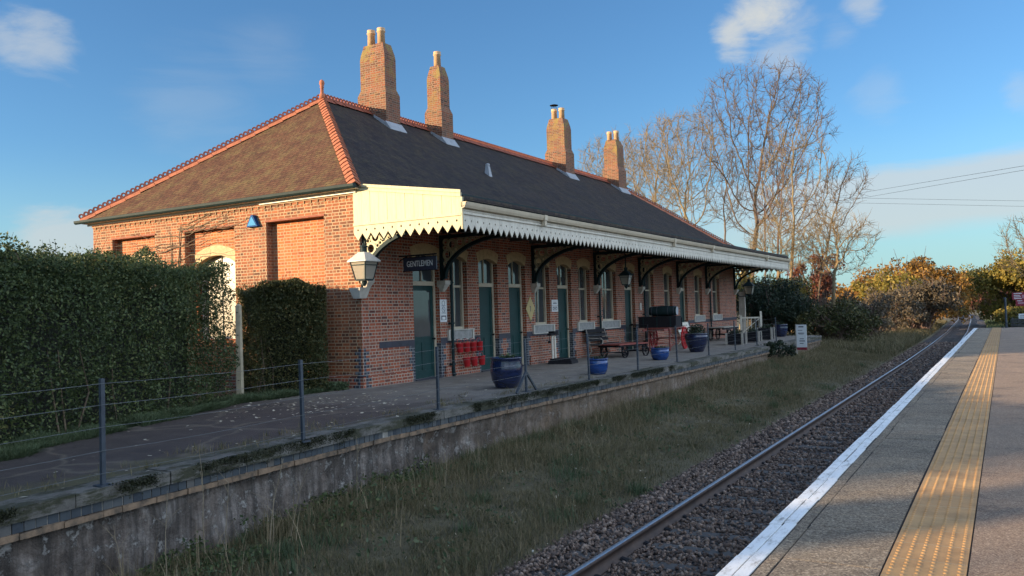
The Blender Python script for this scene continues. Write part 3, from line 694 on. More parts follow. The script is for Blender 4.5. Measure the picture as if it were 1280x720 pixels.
def wall_layer(q, P, u0, u1, z0, z1, holes, depth):
    """flat face with rectangular holes and their reveals; P(u,z,d)->xyz, d = distance behind the face"""
    us = sorted(set([u0,u1]+[h[0] for h in holes]+[h[1] for h in holes])); zs = sorted(set([z0,z1]+[h[2] for h in holes]+[h[3] for h in holes]))
    for a, c2 in zip(us[:-1], us[1:]):
        for e, g2 in zip(zs[:-1], zs[1:]):
            um, zm = (a+c2)/2, (e+g2)/2
            if any(h[0] < um < h[1] and h[2] < zm < h[3] for h in holes): continue
            q.quad(P(a,e,0), P(c2,e,0), P(c2,g2,0), P(a,g2,0))
    for h in holes:
        d = depth
        q.quad(P(h[0],h[2],0), P(h[0],h[2],d), P(h[0],h[3],d), P(h[0],h[3],0)); q.quad(P(h[1],h[2],d), P(h[1],h[2],0), P(h[1],h[3],0), P(h[1],h[3],d))
        q.quad(P(h[0],h[3],0), P(h[0],h[3],d), P(h[1],h[3],d), P(h[1],h[3],0)); q.quad(P(h[0],h[2],0), P(h[1],h[2],0), P(h[1],h[2],d), P(h[0],h[2],d))
FP = lambda u, z, d: (WX-d, u, z)
EP = lambda u, z, d: (u, BY0+d, z)
DOORS = [(17.21,18.36),(20.32,21.34),(22.0,23.02),(25.22,26.26),(31.0,32.05),(37.5,38.6)]
WINS = [(18.90,19.71),(23.62,24.64),(26.85,27.78),(28.85,30.15),(33.05,34.2),(35.45,36.5),(39.7,40.85),(42.6,43.8)]
RV = .21
fw = MB()
holes = [(a,c2,-.1,3.38) for a,c2 in DOORS]+[(a,c2,1.25,3.38) for a,c2 in WINS]
wall_layer(fw, FP, BY0, BY1, -.1, WT, holes, RV)
B(fw, 'front_wall', M['brick'])
# inner dark backing so openings are closed
PAN = [(-22.3,-20.4),(-19.15,-17.2),(-16.05,-14.1)]
ew = MB(); wall_layer(ew, EP, XL, WX, -.1, WT, [(a,c2,.3,4.13) for a,c2 in PAN], .20)
B(ew, 'end_wall', M['brick_end'])
EWIN = [(-22.05,-20.6),(-18.9,-17.43)]
for i, (a, c2) in enumerate(PAN):
    rp = MB()
    hs = [(EWIN[i][0],EWIN[i][1],1.2,3.52)] if i < 2 else []
    wall_layer(rp, lambda u,z,d: (u, BY0+.20+d, z), a, c2, .3, 4.13, hs, .20)
    B(rp, 'recessed_panel', M['brick_panel'])
ow = MB()
ow.quad((XL,BY0,-.1),(XL,BY0,WT),(XL,BY1,WT),(XL,BY1,-.1)); ow.quad((XL,BY1,-.1),(XL,BY1,WT),(WX,BY1,WT),(WX,BY1,-.1))
B(ow, 'rear_wall', M['brick'])
# moulded courses over the recessed panels and dentils under the eaves
for a, c2 in PAN: B(MB().box(a-.03, c2+.03, BY0-.016, BY0+.1, 4.135, 4.18), 'brick_moulding', M['crest'])
de = MB(); x = XL+.05
while x < WX-.12: de.box(x, x+.11, BY0-.022, BY0+.05, 4.485, 4.545); x += .225
de.box(XL-.02, WX+.02, BY0-.03, BY0+.05, 4.548, 4.655)
B(de, 'dentil_course', M['brick_end'])
# dado band and plinth
segs = []; u = BY0
allop = sorted([(a,c2,'d') for a,c2 in DOORS])
for a, c2, _ in allop: segs.append((u, a)); u = c2
segs.append((u, BY1))
for a, c2 in segs:
    B(MB().box(WX-.05, WX+.008, a+(.62 if a == BY0 else .002), c2-.002, .90, 1.05), 'blue_band', M['blue_band'])
    B(MB().box(WX-.05, WX+.055, a+.15 if a > BY0 else BY0-.05, c2-.15 if c2 < BY1 else BY1, -.1, .27), 'plinth', M['brick'])
    for (p, s) in ((a, 1), (c2, -1)):
        if p in (BY0, BY1): continue
        qb = MB()
        for i, z in enumerate(np.arange(0, .87, .152)):       # blue quoins, long and short
            L = .23 if i % 2 else .12
            qb.box(WX-RV, WX+.004, min(p, p+s*L)+(0 if s < 0 else -.003), max(p, p+s*L)+(.003 if s < 0 else 0), z, z+.153)
        B(qb, 'blue_quoin', M['brick_blue'])
B(MB().box(XL-.05, WX-.06, BY0-.055, BY0+.05, -.1, .27), 'plinth', M['brick'])
qb = MB()
# chamfered blue brick corner
for i, z in enumerate(np.arange(0, .93, .078)):
    L = (.23, .12)[i % 2]; p = .062 if z < .26 else .006
    qb.prism([(0-L,p),(-.05,p),(p,-.05),(p,-L),(-L,-L)], lambda a,c2,t: (WX+a, BY0-c2, t), z, z+.074)
B(qb, 'blue_quoin', M['brick_blue'])
# stone corbels, arches, sills
ar = MB(); 
def arch(q, P, a, c2, zs, rise, th, d0, d1):
    """segmental arch ring over an opening"""
    w = (c2-a)/2; mid = (a+c2)/2; n = 10; lo = []; hi = []
    for i in range(n+1):
        t = -1+2*i/n
        lo.append((mid+t*w, zs+rise*(1-t*t))); hi.append((mid+t*(w+.10), zs+th+rise*(1-t*t)+(.0)))
    q.prism(lo+hi[::-1], lambda u,z,t: P(u,z,t), d1, d0)
for a, c2 in DOORS+WINS: ar = MB(); arch(ar, FP, a-.003, c2+.003, 3.12, .14, .28, -.006, RV-.02); B(ar, 'arch', M['arch'])
for i in range(2):
    ar = MB(); arch(ar, lambda u,z,d: (u, BY0+.20+d, z), EWIN[i][0]-.003, EWIN[i][1]+.003, 3.22, .22, .27, -.008, .17); B(ar, 'arch', M['arch'])

def sash(a, c2, z0, z1, P, pale=False, bars=1):
    f = MB(); t = .07; d0, d1 = RV-.075, RV+.03
    def bx(u0,u1,zz0,zz1,da,db):
        p, q2 = P(u0,zz0,da), P(u1,zz1,db); f.box(p[0],q2[0],p[1],q2[1],p[2],q2[2])
    bx(a+.001,a+t,z0,z1,d0,d1); bx(c2-t,c2-.001,z0,z1,d0,d1); bx(a+t,c2-t,z1-t,z1-.001,d0,d1); bx(a+t,c2-t,z0+.001,z0+t,d0-.02,d1)
    zm = (z0+z1)/2+.13; bx(a+t,c2-t,zm-.03,zm+.03,d0+.03,d1)
    for i in range(bars):
        u = lerp(a+t, c2-t, (i+1)/(bars+1)); bx(u-.014,u+.014,z0+t,z1-t,d0+.045,d1-.01)
    o = B(f, 'window', M['stone'] if pale else M['frame_cream'])
    g = MB(); p, q2 = P(a+t*.5,z0+t*.5,d0+.07), P(c2-t*.5,z1-t*.5,d0+.078); g.box(p[0],q2[0],p[1],q2[1],p[2],q2[2])
    B(g, 'pane', M['pane_pale'] if pale else M['pane'], o)
    return o
for a, c2 in WINS:
    o = sash(a, c2, 1.25, 3.37, FP)
    s = MB(); A0, A1 = a-.22, c2+.22
    s.box(WX-.15, WX+.030, A0+.075, A1-.075, .965, 1.225)
    B(s, 'sill_panel', M['stone_grey'], o)
    s = MB(); s.box(WX-.16, WX+.058, A0, A0+.075, .96, 1.248); s.box(WX-.16, WX+.058, A1-.075, A1, .96, 1.248); s.box(WX-.16, WX+.065, A0-.004, A1+.004, 1.226, 1.255); s.box(WX-.16, WX+.05, A0+.076, A1-.076, .955, .985)
    B(s, 'sill', M['stone'], o)
for a, c2 in EWIN: sash(a, c2, 1.2, 3.51, lambda u,z,d: (u, BY0+.20+d, z), True)
for a, c2 in DOORS:
    f = MB(); d0, d1 = RV-.08, RV+.02; t = .085
    f.box(WX-d1, WX-d0, a+.001, a+t, 0, 3.37); f.box(WX-d1, WX-d0, c2-t, c2-.001, 0, 3.37)
    f.box(WX-d1, WX-d0, a+t, c2-t, 3.37-t, 3.369); f.box(WX-d1, WX-d0+.03, a+t, c2-t, 2.44, 2.55); f.box(WX-d1+.02, WX-d0-.02, (a+c2)/2-.015, (a+c2)/2+.015, 2.55, 3.3)
    fr = B(f, 'door_frame', M['frame_cream'])
    g = MB().box(WX-d0-.06, WX-d0-.052, a+t*.5, c2-t*.5, 2.5, 3.33); B(g, 'fanlight', M['pane'], fr)
    dm = MB(); da, db = a+t, c2-t; X1 = WX-d0-.03
    dm.box(X1-.03, X1-.012, da, db, .03, 2.44)
    for y0, y1, z0, z1 in ((da,da+.11,.03,2.44),(db-.11,db,.03,2.44),(da+.11,db-.11,.03,.24),(da+.11,db-.11,.96,1.10),(da+.11,db-.11,2.32,2.44),((da+db)/2-.05,(da+db)/2+.05,.24,.96)):
        dm.box(X1-.012, X1, y0, y1, z0, z1)
    dr = B(dm, 'door', M['green'])
    h = MB(); h.tube([(X1,db-.06,1.04),(X1+.06,db-.06,1.04)], .012, 8); h.lathe([(.001,-.03),(.024,-.018),(.03,0),(.024,.018),(.001,.03)], 10, (X1+.07,db-.06,1.04)); B(h, 'handle', M['iron'], dr)
    th = MB().box(WX-RV-.02, WX+.05, a+.002, c2-.002, -.06, .028); B(th, 'threshold', M['blue_band'])
    gp = MB().box(X1-.017, X1-.010, da+.115, db-.115, 1.11, 2.31) if a < 18 else None
    if gp: gl = gp.build('door_glass', M['pane'], dr, BO)

# roof ------------------------------------------------------------------
ex0, ex1, ey0, ey1 = XL-.22, WX+.12, BY0-.24, BY1+.24
RXm = (ex0+ex1)/2; ry0, ry1 = 19.65, BY1-4.45
def slope_front(x): return lerp(EZ, RZ, (ex1-x)/(ex1-RXm))
def slope_mesh(nm, mat, e0, e1, r1, r0, nu, nv, sag):
    """roof slope from eaves e0-e1 up to ridge r0-r1, with the slight unevenness of old rafters"""
    e0, e1, r1, r0 = map(Vector, (e0, e1, r1, r0)); nrm = (e1-e0).cross((r0+r1)/2-e0).normalized(); q = MB()
    if nrm.z < 0: nrm = -nrm
    V = []
    for j in range(nv+1):
        v = j/nv; row = []
        for i in range(nu+1):
            u = i/nu; p = e0.lerp(e1, u).lerp(r0.lerp(r1, u), v); k = math.sin(pi*v)*min(1, 6*u, 6*(1-u))
            row.append(tuple(p+nrm*sag*k*(mn.noise((p.x*.35,p.y*.35,p.z*.35))*1.0-.25+.35*mn.noise((p.x*1.3,p.y*1.3,p.z)))))
        V.append(row)
    for j in range(nv):
        for i in range(nu): q.quad(V[j][i], V[j][i+1], V[j+1][i+1], V[j+1][i]) if (e1-e0).cross(r0-e0).dot(nrm) > 0 else q.quad(V[j][i], V[j+1][i], V[j+1][i+1], V[j][i+1])
    dn = Vector((0,0,-.06)); q.quad(tuple(e0), tuple(e0+dn), tuple(e1+dn), tuple(e1)); q.quad(tuple(e0+dn), tuple(r0+dn), tuple(r1+dn), tuple(e1+dn))
    B(q, nm, mat, None, True)
slope_mesh('front_roof_slope', M['roof_front'], (ex1,ey0,EZ), (ex1,ey1,EZ), (RXm,ry1,RZ), (RXm,ry0,RZ), 120, 24, .05)
slope_mesh('rear_roof_slope', M['roof_front'], (ex0,ey1,EZ), (ex0,ey0,EZ), (RXm,ry0,RZ), (RXm,ry1,RZ), 40, 8, .05)
slope_mesh('hip_roof_slope', M['roof_end'], (ex0,ey0,EZ), (ex1,ey0,EZ), (RXm+.01,ry0,RZ), (RXm-.01,ry0,RZ), 48, 24, .06)
slope_mesh('hip_roof_slope', M['roof_end'], (ex1,ey1,EZ), (ex0,ey1,EZ), (RXm-.01,ry1,RZ), (RXm+.01,ry1,RZ), 24, 12, .05)
sf = MB().box(ex0+.02, ex1-.02, ey0+.02, ey1-.02, WT+.002, EZ-.065); B(sf, 'soffit', M['white'])
# crested ridge and hips
def cap_run(P0, P1, step, w, crest, nm, seed, lap=.0):
    P0, P1 = Vector(P0), Vector(P1); d = P1-P0; L = d.length; d.normalize(); side = d.cross(Vector((0,0,1))).normalized(); up = side.cross(d).normalized()
    q = MB(); n = int(L/step); rr = random.Random(seed)
    for i in range(n):
        a = P0+d*(L*i/n); c2 = P0+d*(L*(i+1)/n-.012); dr = w*.62; j = rr.uniform(-.008,.008); k1 = .018+lap
        ring = lambda p, h: [p-side*w-up*dr+up*h, p-side*w*.55-up*dr*.28+up*h, p+up*(.035+h), p+side*w*.55-up*dr*.28+up*h, p+side*w-up*dr+up*h]
        A, E_ = ring(a, k1+j), ring(c2, .0+j)
        for s in range(4): q.quad(tuple(A[s]), tuple(A[s+1]), tuple(E_[s+1]), tuple(E_[s]))
        th = [p-up*.03 for p in A]
        for s in range(4): q.quad(tuple(A[s+1]), tuple(A[s]), tuple(th[s]), tuple(th[s+1]))
    B(q, nm, M['crest'] if nm == 'ridge_tiles' else M['terracotta'])
    if crest:
        c_ = MB(); m_ = int(L/.148)
        for i in range(m_):
            o = P0+d*(L*(i+.5)/m_)+up*.105
            fn = lambda a, c2, t: tuple(o+d*a+up*c2+side*t)
            c_.ring((0,0), .078, .036, fn, -.022, .022, 12)
            c_.prism([(-.074,-.1),(.074,-.1),(.074,-.045),(-.074,-.045)], fn, -.024, .024)
        B(c_, 'ridge_crest', M['crest'])
cap_run((RXm,ry0,RZ+.03), (RXm,ry1,RZ+.03), .45, .17, True, 'ridge_tiles', 1)
cap_run((ex0,ey0,EZ+.03), (RXm,ry0,RZ+.03), .45, .16, True, 'hip_tiles', 2)
cap_run((ex1,ey0,EZ+.03), (RXm,ry0,RZ+.03), .26, .165, False, 'hip_tiles', 3, .012)
cap_run((ex1,ey1,EZ+.03), (RXm,ry1,RZ+.03), .45, .16, True, 'hip_tiles', 4)
cap_run((ex0,ey1,EZ+.03), (RXm,ry1,RZ+.03), .45, .16, False, 'hip_tiles', 5)
fin = MB().lathe([(.10,-.06),(.085,.10),(.055,.14),(.05,.30),(.07,.33),(.05,.36),(.085,.44),(.075,.52),(.02,.57)], 12, (RXm,ry0-.02,RZ+.06)); B(fin, 'finial', M['terracotta'], None, True)
# gutters and fascia on the end wall
gu = MB(); gy = ey0-.055
gu.prism([(-.06,.05),(-.055,-.01),(-.02,-.05),(.02,-.05),(.055,-.01),(.06,.05)], lambda a,c2,t: (t, gy+a, EZ-.03+c2), ex0-.18, ex1+.02)
B(gu, 'gutter', M['dark_green'])
fa = MB().box(ex0+.05, WX-3.2, BY0-.075, BY0-.035, WT-.055, EZ-.075); fa.box(WX-3.195, WX-.02, BY0-.085, BY0-.03, WT-.075, EZ-.07); B(fa, 'fascia', M['white'])

# chimneys ---------------------------------------------------------------
def chimney(x0, x1, y0, y1, base_z, sh_z, top_z, pots, pot_top, cowl=None):
    q = MB(); e = .078
    q.frustum((x0-e,x1+e,y0-e,y1+e), base_z, (x0-e,x1+e,y0-e,y1+e), sh_z-.0)
    q.frustum((x0-e,x1+e,y0-e,y1+e), sh_z+.002, (x0,x1,y0,y1), sh_z+.22)
    z2 = top_z-.50; t = .115
    q.frustum((x0,x1,y0,y1), sh_z+.222, (x0,x1,y0,y1), z2)
    q.frustum((x0,x1,y0,y1), z2+.002, (x0+.02,x1-.02,y0+.02,y1-.02), z2+.15)
    q.frustum((x0+.02,x1-.02,y0+.02,y1-.02), z2+.152, (x0+t,x1-t,y0+t*.7,y1-t*.7), top_z)
    ch = B(q, 'chimney', M['brick_chimney'])
    for i, px in enumerate(pots):
        h = pot_top-top_z
        p = MB().lathe([(.135,-.05),(.125,h*.75),(.15,h*.78),(.15,h*.84),(.125,h*.86),(.14,h*.93),(.14,h),(.10,h),(.095,h-.15)], 14, (px,(y0+y1)/2,top_z))
        B(p, 'chimney_pot', M['pot'], ch, True)
        if cowl == i:
            k = MB(); cz = pot_top
            for a in range(6): k.tube([(px+.11*math.cos(a*pi/3),(y0+y1)/2+.11*math.sin(a*pi/3),cz),(px+.11*math.cos(a*pi/3),(y0+y1)/2+.11*math.sin(a*pi/3),cz+.18)], .012, 5)
            k.lathe([(.20,.18),(.20,.2),(.02,.25)], 12, (px,(y0+y1)/2,cz)); B(k, 'cowl', M['iron'], ch)
    xf = x1+e
    f = MB(); zf = slope_front(xf)
    n0, n1 = y0-e-.06, y1+e+.06
    f.hexa([(xf+.005,n0,zf-.02),(xf+.22,n0,slope_front(xf+.22)+.005),(xf+.22,n1,slope_front(xf+.22)+.005),(xf+.005,n1,zf-.02)],[(xf+.005,n0,zf+.16),(xf+.22,n0,slope_front(xf+.22)+.03),(xf+.22,n1,slope_front(xf+.22)+.03),(xf+.005,n1,zf+.16)])
    for yy0 in (y0-e-.07, y1+e+.01):
        xs_ = [RXm+.25, xf]; za = slope_front(xs_[0]); zb2 = slope_front(xf)
        f.hexa([(xs_[0],yy0,za-.02),(xf,yy0,zb2-.02),(xf,yy0+.06,zb2-.02),(xs_[0],yy0+.06,za-.02)],[(xs_[0],yy0,za+.08),(xf,yy0,zb2+.12),(xf,yy0+.06,zb2+.12),(xs_[0],yy0+.06,za+.08)])
    B(f, 'flashing', M['lead'], ch)
chimney(-18.55,-17.50, 21.95,22.55, 7.4, 9.10, 10.85, [-18.28,-17.85], 11.42)
chimney(-18.12,-17.52, 25.18,25.75, 7.4, 9.10, 10.85, [-17.82], 11.42)
chimney(-18.45,-17.52, 35.2,35.95, 7.4, 9.12, 10.78, [-18.2,-17.8], 11.30, 0)
chimney(-18.32,-17.55, 41.5,42.4, 7.4, 9.12, 10.78, [-18.15,-17.75], 11.30)
vt = MB(); vx = -15.35; vz = slope_front(vx)
vt.frustum((vx-.12,vx+.12,24.72,24.92), vz-.15, (vx-.06,vx+.04,24.76,24.88), vz+.30); vt.lathe([(.075,0),(.075,.06),(.03,.08)], 10, (vx-.01,24.82,vz+.302)); B(vt, 'roof_vent', M['lead'])

# canopy -----------------------------------------------------------------
CX, CY0, CY1 = -10.1, 15.16, 47.0
CZI, CZO, FZ, TZ = 4.74, 4.24, 3.83, 3.45
cn = MB()
cn.hexa([(CX+.03,CY0+.05,CZO-.09),(CX+.03,CY1-.05,CZO-.09),(WX+.02,CY1-.05,CZI-.09),(WX+.02,CY0+.05,CZI-.09)][::-1], [(CX+.03,CY0+.05,CZO),(CX+.03,CY1-.05,CZO),(WX+.02,CY1-.05,CZI),(WX+.02,CY0+.05,CZI)][::-1])
can = B(cn, 'canopy', M['roof_front'])
so_ = MB(); so_.box(WX+.005, CX-.03, CY0+.06, CY1-.06, 3.93, 3.965)
for y in np.arange(CY0+1, CY1-.5, 1.2): so_.box(WX+.005, CX-.03, y, y+.06, 3.84, 3.929)
so_.box(-11.6,-11.5,CY0+.06,CY1-.06,3.78,3.838); B(so_, 'soffit_boarding', M['soffit'], can)
def tooth_strip(q, P, u0, u1, zt, zv, ztip, pitch, t0, t1):
    n = round((u1-u0)/pitch); p = (u1-u0)/n; dw, dh = .026, .036; zd = zv+.075
    for i in range(n):
        a = u0+i*p; c2 = a+p/2; e = a+p
        L = [(a,zt),(a,zv),(c2,ztip),(c2,zd-dh),(c2-dw,zd),(c2,zd+dh),(c2,zt)]; Rr = [(e,zt),(c2,zt),(c2,zd+dh),(c2+dw,zd),(c2,zd-dh),(c2,ztip),(e,zv)]
        for pl2 in (L, Rr):
            q.poly([P(u,z,t1) for u,z in pl2]); q.poly([P(u,z,t0) for u,z in pl2[::-1]])
        for x_, y_ in (((a,zv),(c2,ztip)),((c2,ztip),(e,zv)),((c2,zd-dh),(c2-dw,zd)),((c2-dw,zd),(c2,zd+dh)),((c2,zd+dh),(c2+dw,zd)),((c2+dw,zd),(c2,zd-dh))):
            q.quad(P(*x_,t0), P(*y_,t0), P(*y_,t1), P(*x_,t1))
v = MB(); tooth_strip(v, lambda u,z,t: (CX+t,u,z), CY0+.02, CY1-.02, FZ, TZ+.17, TZ, .25, -.012, .012)
B(v, 'valance', M['valance'], can)
fb = MB(); fb.box(CX-.03, CX+.02, CY0+.02, CY1-.02, FZ-.002, 4.045); fb.box(CX+.02, CX+.045, CY0+.02, CY1-.02, FZ+.005, FZ+.04); fb.box(CX+.02, CX+.035, CY0+.02, CY1-.02, FZ+.075, FZ+.10)
B(fb, 'fascia_board', M['valance'], can)
gt = MB(); gt.prism([(.022,.09),(.022,-.01),(.06,-.045),(.11,-.035),(.135,.02),(.15,.08),(.15,.09),(.138,.09),(.12,.02),(.10,-.015),(.06,-.025),(.04,0),(.04,.09)], lambda a,c2,t: (CX+a, t, 4.0+c2), CY0-.03, CY1+.02)
for y in (18.8,28.5,33.0,41.9): gt.box(CX+.05, CX+.15, y-.05, y+.05, 3.83, 3.962); gt.box(CX+.02,CX+.165,y-.07,y+.07,3.963,4.10)
B(gt, 'canopy_gutter', M['frame_cream'], can)
M['slate'] = M['roof_front']
up = MB(); up.box(CX-.06, CX-.02, CY0+.05, CY1-.05, 4.05, CZO+.045); B(up, 'roof_edge', M['dark_green'], can)
for yy0, s in ((CY0, 1), (CY1, -1)):
    mp = MB(); n = 12; x0, x1 = WX-.12 if s > 0 else WX+.02, CX+.02
    topz = lambda x: lerp(CZI+.02, CZO+.06, (x-x0)/(x1-x0))
    P = lambda u,z,t: (u, yy0-s*t, z)
    for i in range(n):
        a, c2 = lerp(x0,x1,i/n), lerp(x0,x1,(i+1)/n)-.007
        mp.prism([(a,FZ),(c2,FZ),(c2,topz(c2)),(a,topz(a))], P, -.02, .012+(i%2)*.003)
    ep = B(mp, 'end_panel', M['cream'], can)
    tr = MB()
    tr.prism([(x0,topz(x0)-.10),(x1,topz(x1)-.10),(x1,topz(x1)+.02),(x0,topz(x0)+.02)], P, .016, .045)
    tr.prism([(x0-.01,topz(x0)-.02),(x1+.02,topz(x1)-.02),(x1+.02,topz(x1)+.05),(x0-.01,topz(x0)+.05)], P, .046, .075)
    tr.prism([(x0,FZ-.03),(x1,FZ-.03),(x1,FZ+.025),(x0,FZ+.025)], P, .016, .04)
    tr.prism([(x1-.005,TZ+.05),(x1+.03,TZ+.05),(x1+.03,topz(x1)-.1),(x1-.005,topz(x1)-.1)], P, -.03, .03)
    tr.prism([(x1,3.95),(x1+.16,4.09),(x1,4.09)], P, -.01, .02)
    tooth_strip(tr, P, x0+.0, x1, FZ-.001, TZ+.17, TZ, .255, -.012, .013)
    B(tr, 'end_trim', M['cream'], can)

# brackets
BRK = [15.32,18.45,23.5,28.2,32.55,37.2,41.5,46.6]
def bracket():
    o = bpy.data.objects
    bx0, tip, zb, zt = 0.0, 1.95, 2.62, 3.78
    fr = MB(); P = lambda a,z,t: (a, t, z)
    fr.box(0,.09,-.045,.045,zb-.05,zt); fr.box(.09,2.7,-.045,.045,zt-.09,zt)
    ns = 22; pts_o = []; pts_i = []
    for i in range(ns+1):
        t = i/ns*pi/2; x = .09+(tip)*(1-math.cos(t)); z = zb+(zt-.09-zb)*math.sin(t)
        pts_o.append((x,z)); 
    W = .085
    for i in range(ns):
        (x0,z0),(x1,z1) = pts_o[i], pts_o[i+1]; dx, dz = x1-x0, z1-z0; l = math.hypot(dx,dz); nx_, nz_ = dz/l*W, -dx/l*W
        q4 = [(x0,z0),(x0+nx_,z0+nz_),(x1+nx_,z1+nz_),(x1,z1)]
        fr.prism(q4, P, -.055, .055)
    ring = MB()
    # rings that fill the spandrel between post, rail and curve
    circ = []
    def inside(x, z, r):
        if x-r < .09 or z+r > zt-.09: return False
        # above the curve
        for (cx, cz) in pts_o:
            if math.hypot(x-cx, z-cz) < r+.0: return False
        t = math.acos(max(-1, min(1, 1-(x-.09)/tip))) if x < .09+tip else pi/2
        return z > zb+(zt-.09-zb)*math.sin(t)
    rr = random.Random(3)
    r0 = .135
    for R_ in (.15,.125,.10,.075,.055,.04):
        for x in np.arange(.1, 1.5, .02):
            for z in np.arange(2.7, 3.72, .02):
                if inside(x, z, R_) and all(math.hypot(x-c[0], z-c[1]) > R_+c[2]-.012 for c in circ): circ.append((x, z, R_))
    for x, z, R_ in circ: ring.ring((x,z), R_+.008, R_*.66, P, -.018, .018, 14)
    return fr, ring
frm, rng_ = bracket()
base_br = None
for y in BRK:
    if base_br is None:
        o = frm.build('bracket', M['dark_green'], can); s2 = rng_.build('bracket_rings', M['cream'], o)
        base_br = (o, s2)
    else:
        o = base_br[0].copy(); COL.objects.link(o); o.parent = can; s2 = base_br[1].copy(); COL.objects.link(s2); s2.parent = o
    o.location = (WX+.006-BO[0], y-BO[1], 0)
for y in BRK:
    cb = MB(); cb.frustum((WX-.05,WX+.08,y-.06,y+.06), 2.28, (WX-.05,WX+.20,y-.11,y+.11), 2.46); cb.box(WX-.05, WX+.22, y-.12, y+.12, 2.462, 2.568); B(cb, 'stone_corbel', M['stone'])
# rainwater pipes
for y in (18.80, 28.42, 32.9, 41.9):
    q = MB().tube([(WX+.09,y,-.0),(WX+.09,y,3.85)], .042, 10)
    for z in (.3,1.4,2.5): q.box(WX, WX+.12, y-.07, y+.07, z, z+.05)
    q.tube([(WX+.09,y,.25),(WX+.09,y,.1),(WX+.14,y,.03)], .05, 10)
    B(q, 'drainpipe', M['dark_green'])

# ------------------------------------------------------------------ lanterns, signs, wall things
def lantern(name, label, loc, s=1.0, arm=None, grp=None):
    t = thing('wall_lantern', label, 'lantern', loc, 0, grp)
    f = MB(); wb, wt, h = .155*s, .245*s, .46*s
    for sx_ in (-1,1):
        for sy in (-1,1): f.bar((sx_*wb,sy*wb,0),(sx_*wt,sy*wt,h), .022*s)
    for z, w in ((0,wb),(h,wt),(h*.78,lerp(wb,wt,.78))):
        for a in (-1,1): f.bar((-w,a*w,z),(w,a*w,z), .022*s); f.bar((a*w,-w,z),(a*w,w,z), .022*s)
    f.frustum((-wb,wb,-wb,wb), -.03*s, (-wb,wb,-wb,wb), -.012*s)
    f.build('frame', M['dark_green'], t)
    g = MB()
    for k, (ax, ay) in enumerate(((1,0),(-1,0),(0,1),(0,-1))):
        px, py = -ay, ax; b0, b1 = wb-.004, wt-.004
        g.quad((ax*b0+px*b0,ay*b0+py*b0,.0),(ax*b0-px*b0,ay*b0-py*b0,.0),(ax*b1-px*b1,ay*b1-py*b1,h),(ax*b1+px*b1,ay*b1+py*b1,h))
    g.build('glass', M['lglass'], t)
    r = MB(); w = wt+.05*s
    r.frustum((-w,w,-w,w), h+.005*s, (-.10*s,.10*s,-.10*s,.10*s), h+.22*s); r.box(-w,w,-w,w,h-.02*s,h+.004*s)
    rf = r.build('roof', M['lantern_roof'], t)
    c_ = MB().lathe([(.085*s,h+.222*s),(.085*s,h+.34*s),(.11*s,h+.345*s),(.10*s,h+.38*s),(.03*s,h+.41*s),(.025*s,h+.45*s)], 10); c_.build('vent_cap', M['dark_green'], t)
    bl_ = MB().lathe([(.02*s,0),(.03*s,.03*s),(.06*s,.14*s),(.05*s,.22*s),(.01*s,.25*s)], 10); bl_.build('lamp', M['white'], t, smooth=True)
    if arm:
        q = MB(); q.tube([(0,0,-.02), (arm[0]*.25,arm[1]*.25,-.10), (arm[0]*.7,arm[1]*.7,-.12), (arm[0],arm[1],arm[2])], .025, 8); q.lathe([(.02,-.12),(.06,-.06),(.07,-.01),(.02,0)], 10, (0,0,-.03)); q.build('arm', M['dark_green'], t)
    return t
M['lantern_roof'] = paint('weathered_white_lantern_roof', (.50,.49,.45), .5, vary=.2, scale=8)
lt = lantern('wall_lantern', 'pale roofed glass lantern on the sunlit corner of the brick station', (-12.63,14.90,2.52), .92, (-.33,.28,-.22))
q = MB().frustum((-.45,-.26,.12,.36), -.42, (-.5,-.16,.02,.40), -.17); q.build('stone_mount', M['stone'], lt)
M['lantern_roof2'] = M['dark_green']
keep = M['lantern_roof']; M['lantern_roof'] = M['dark_green']
lantern('wall_lantern', 'dark green lantern under the middle of the canopy beside the dark bench', (-11.75,28.2,2.55), .72, (0,0,1.2))
lantern('wall_lantern', 'dark lantern hanging at the far end of the canopy beyond the last bracket', (-12.4,47.5,2.30), 1.0, (-.6,-.62,.1))

def text_mesh(name, s, size, mat, parent, mtx, depth=.003, align='CENTER', bold=0):
    cu = bpy.data.curves.new(name, 'FONT'); cu.body = s; cu.size = size; cu.align_x = align; cu.align_y = 'CENTER'; cu.extrude = depth; cu.offset = bold
    to = bpy.data.objects.new(name, cu); COL.objects.link(to)
    dg = bpy.context.evaluated_depsgraph_get(); me = bpy.data.meshes.new_from_object(to.evaluated_get(dg))
    bpy.data.objects.remove(to); bpy.data.curves.remove(cu)
    me.materials.clear(); me.materials.append(mat); me.transform(mtx)
    o = bpy.data.objects.new(name, me); COL.objects.link(o); o.parent = parent; return o
FACE_Y = Matrix.Rotation(pi/2, 4, 'X')                       # text read by someone looking along +Y
FACE_X = Matrix.Rotation(pi/2, 4, 'Z') @ Matrix.Rotation(pi/2, 4, 'X')   # read by someone looking along -X
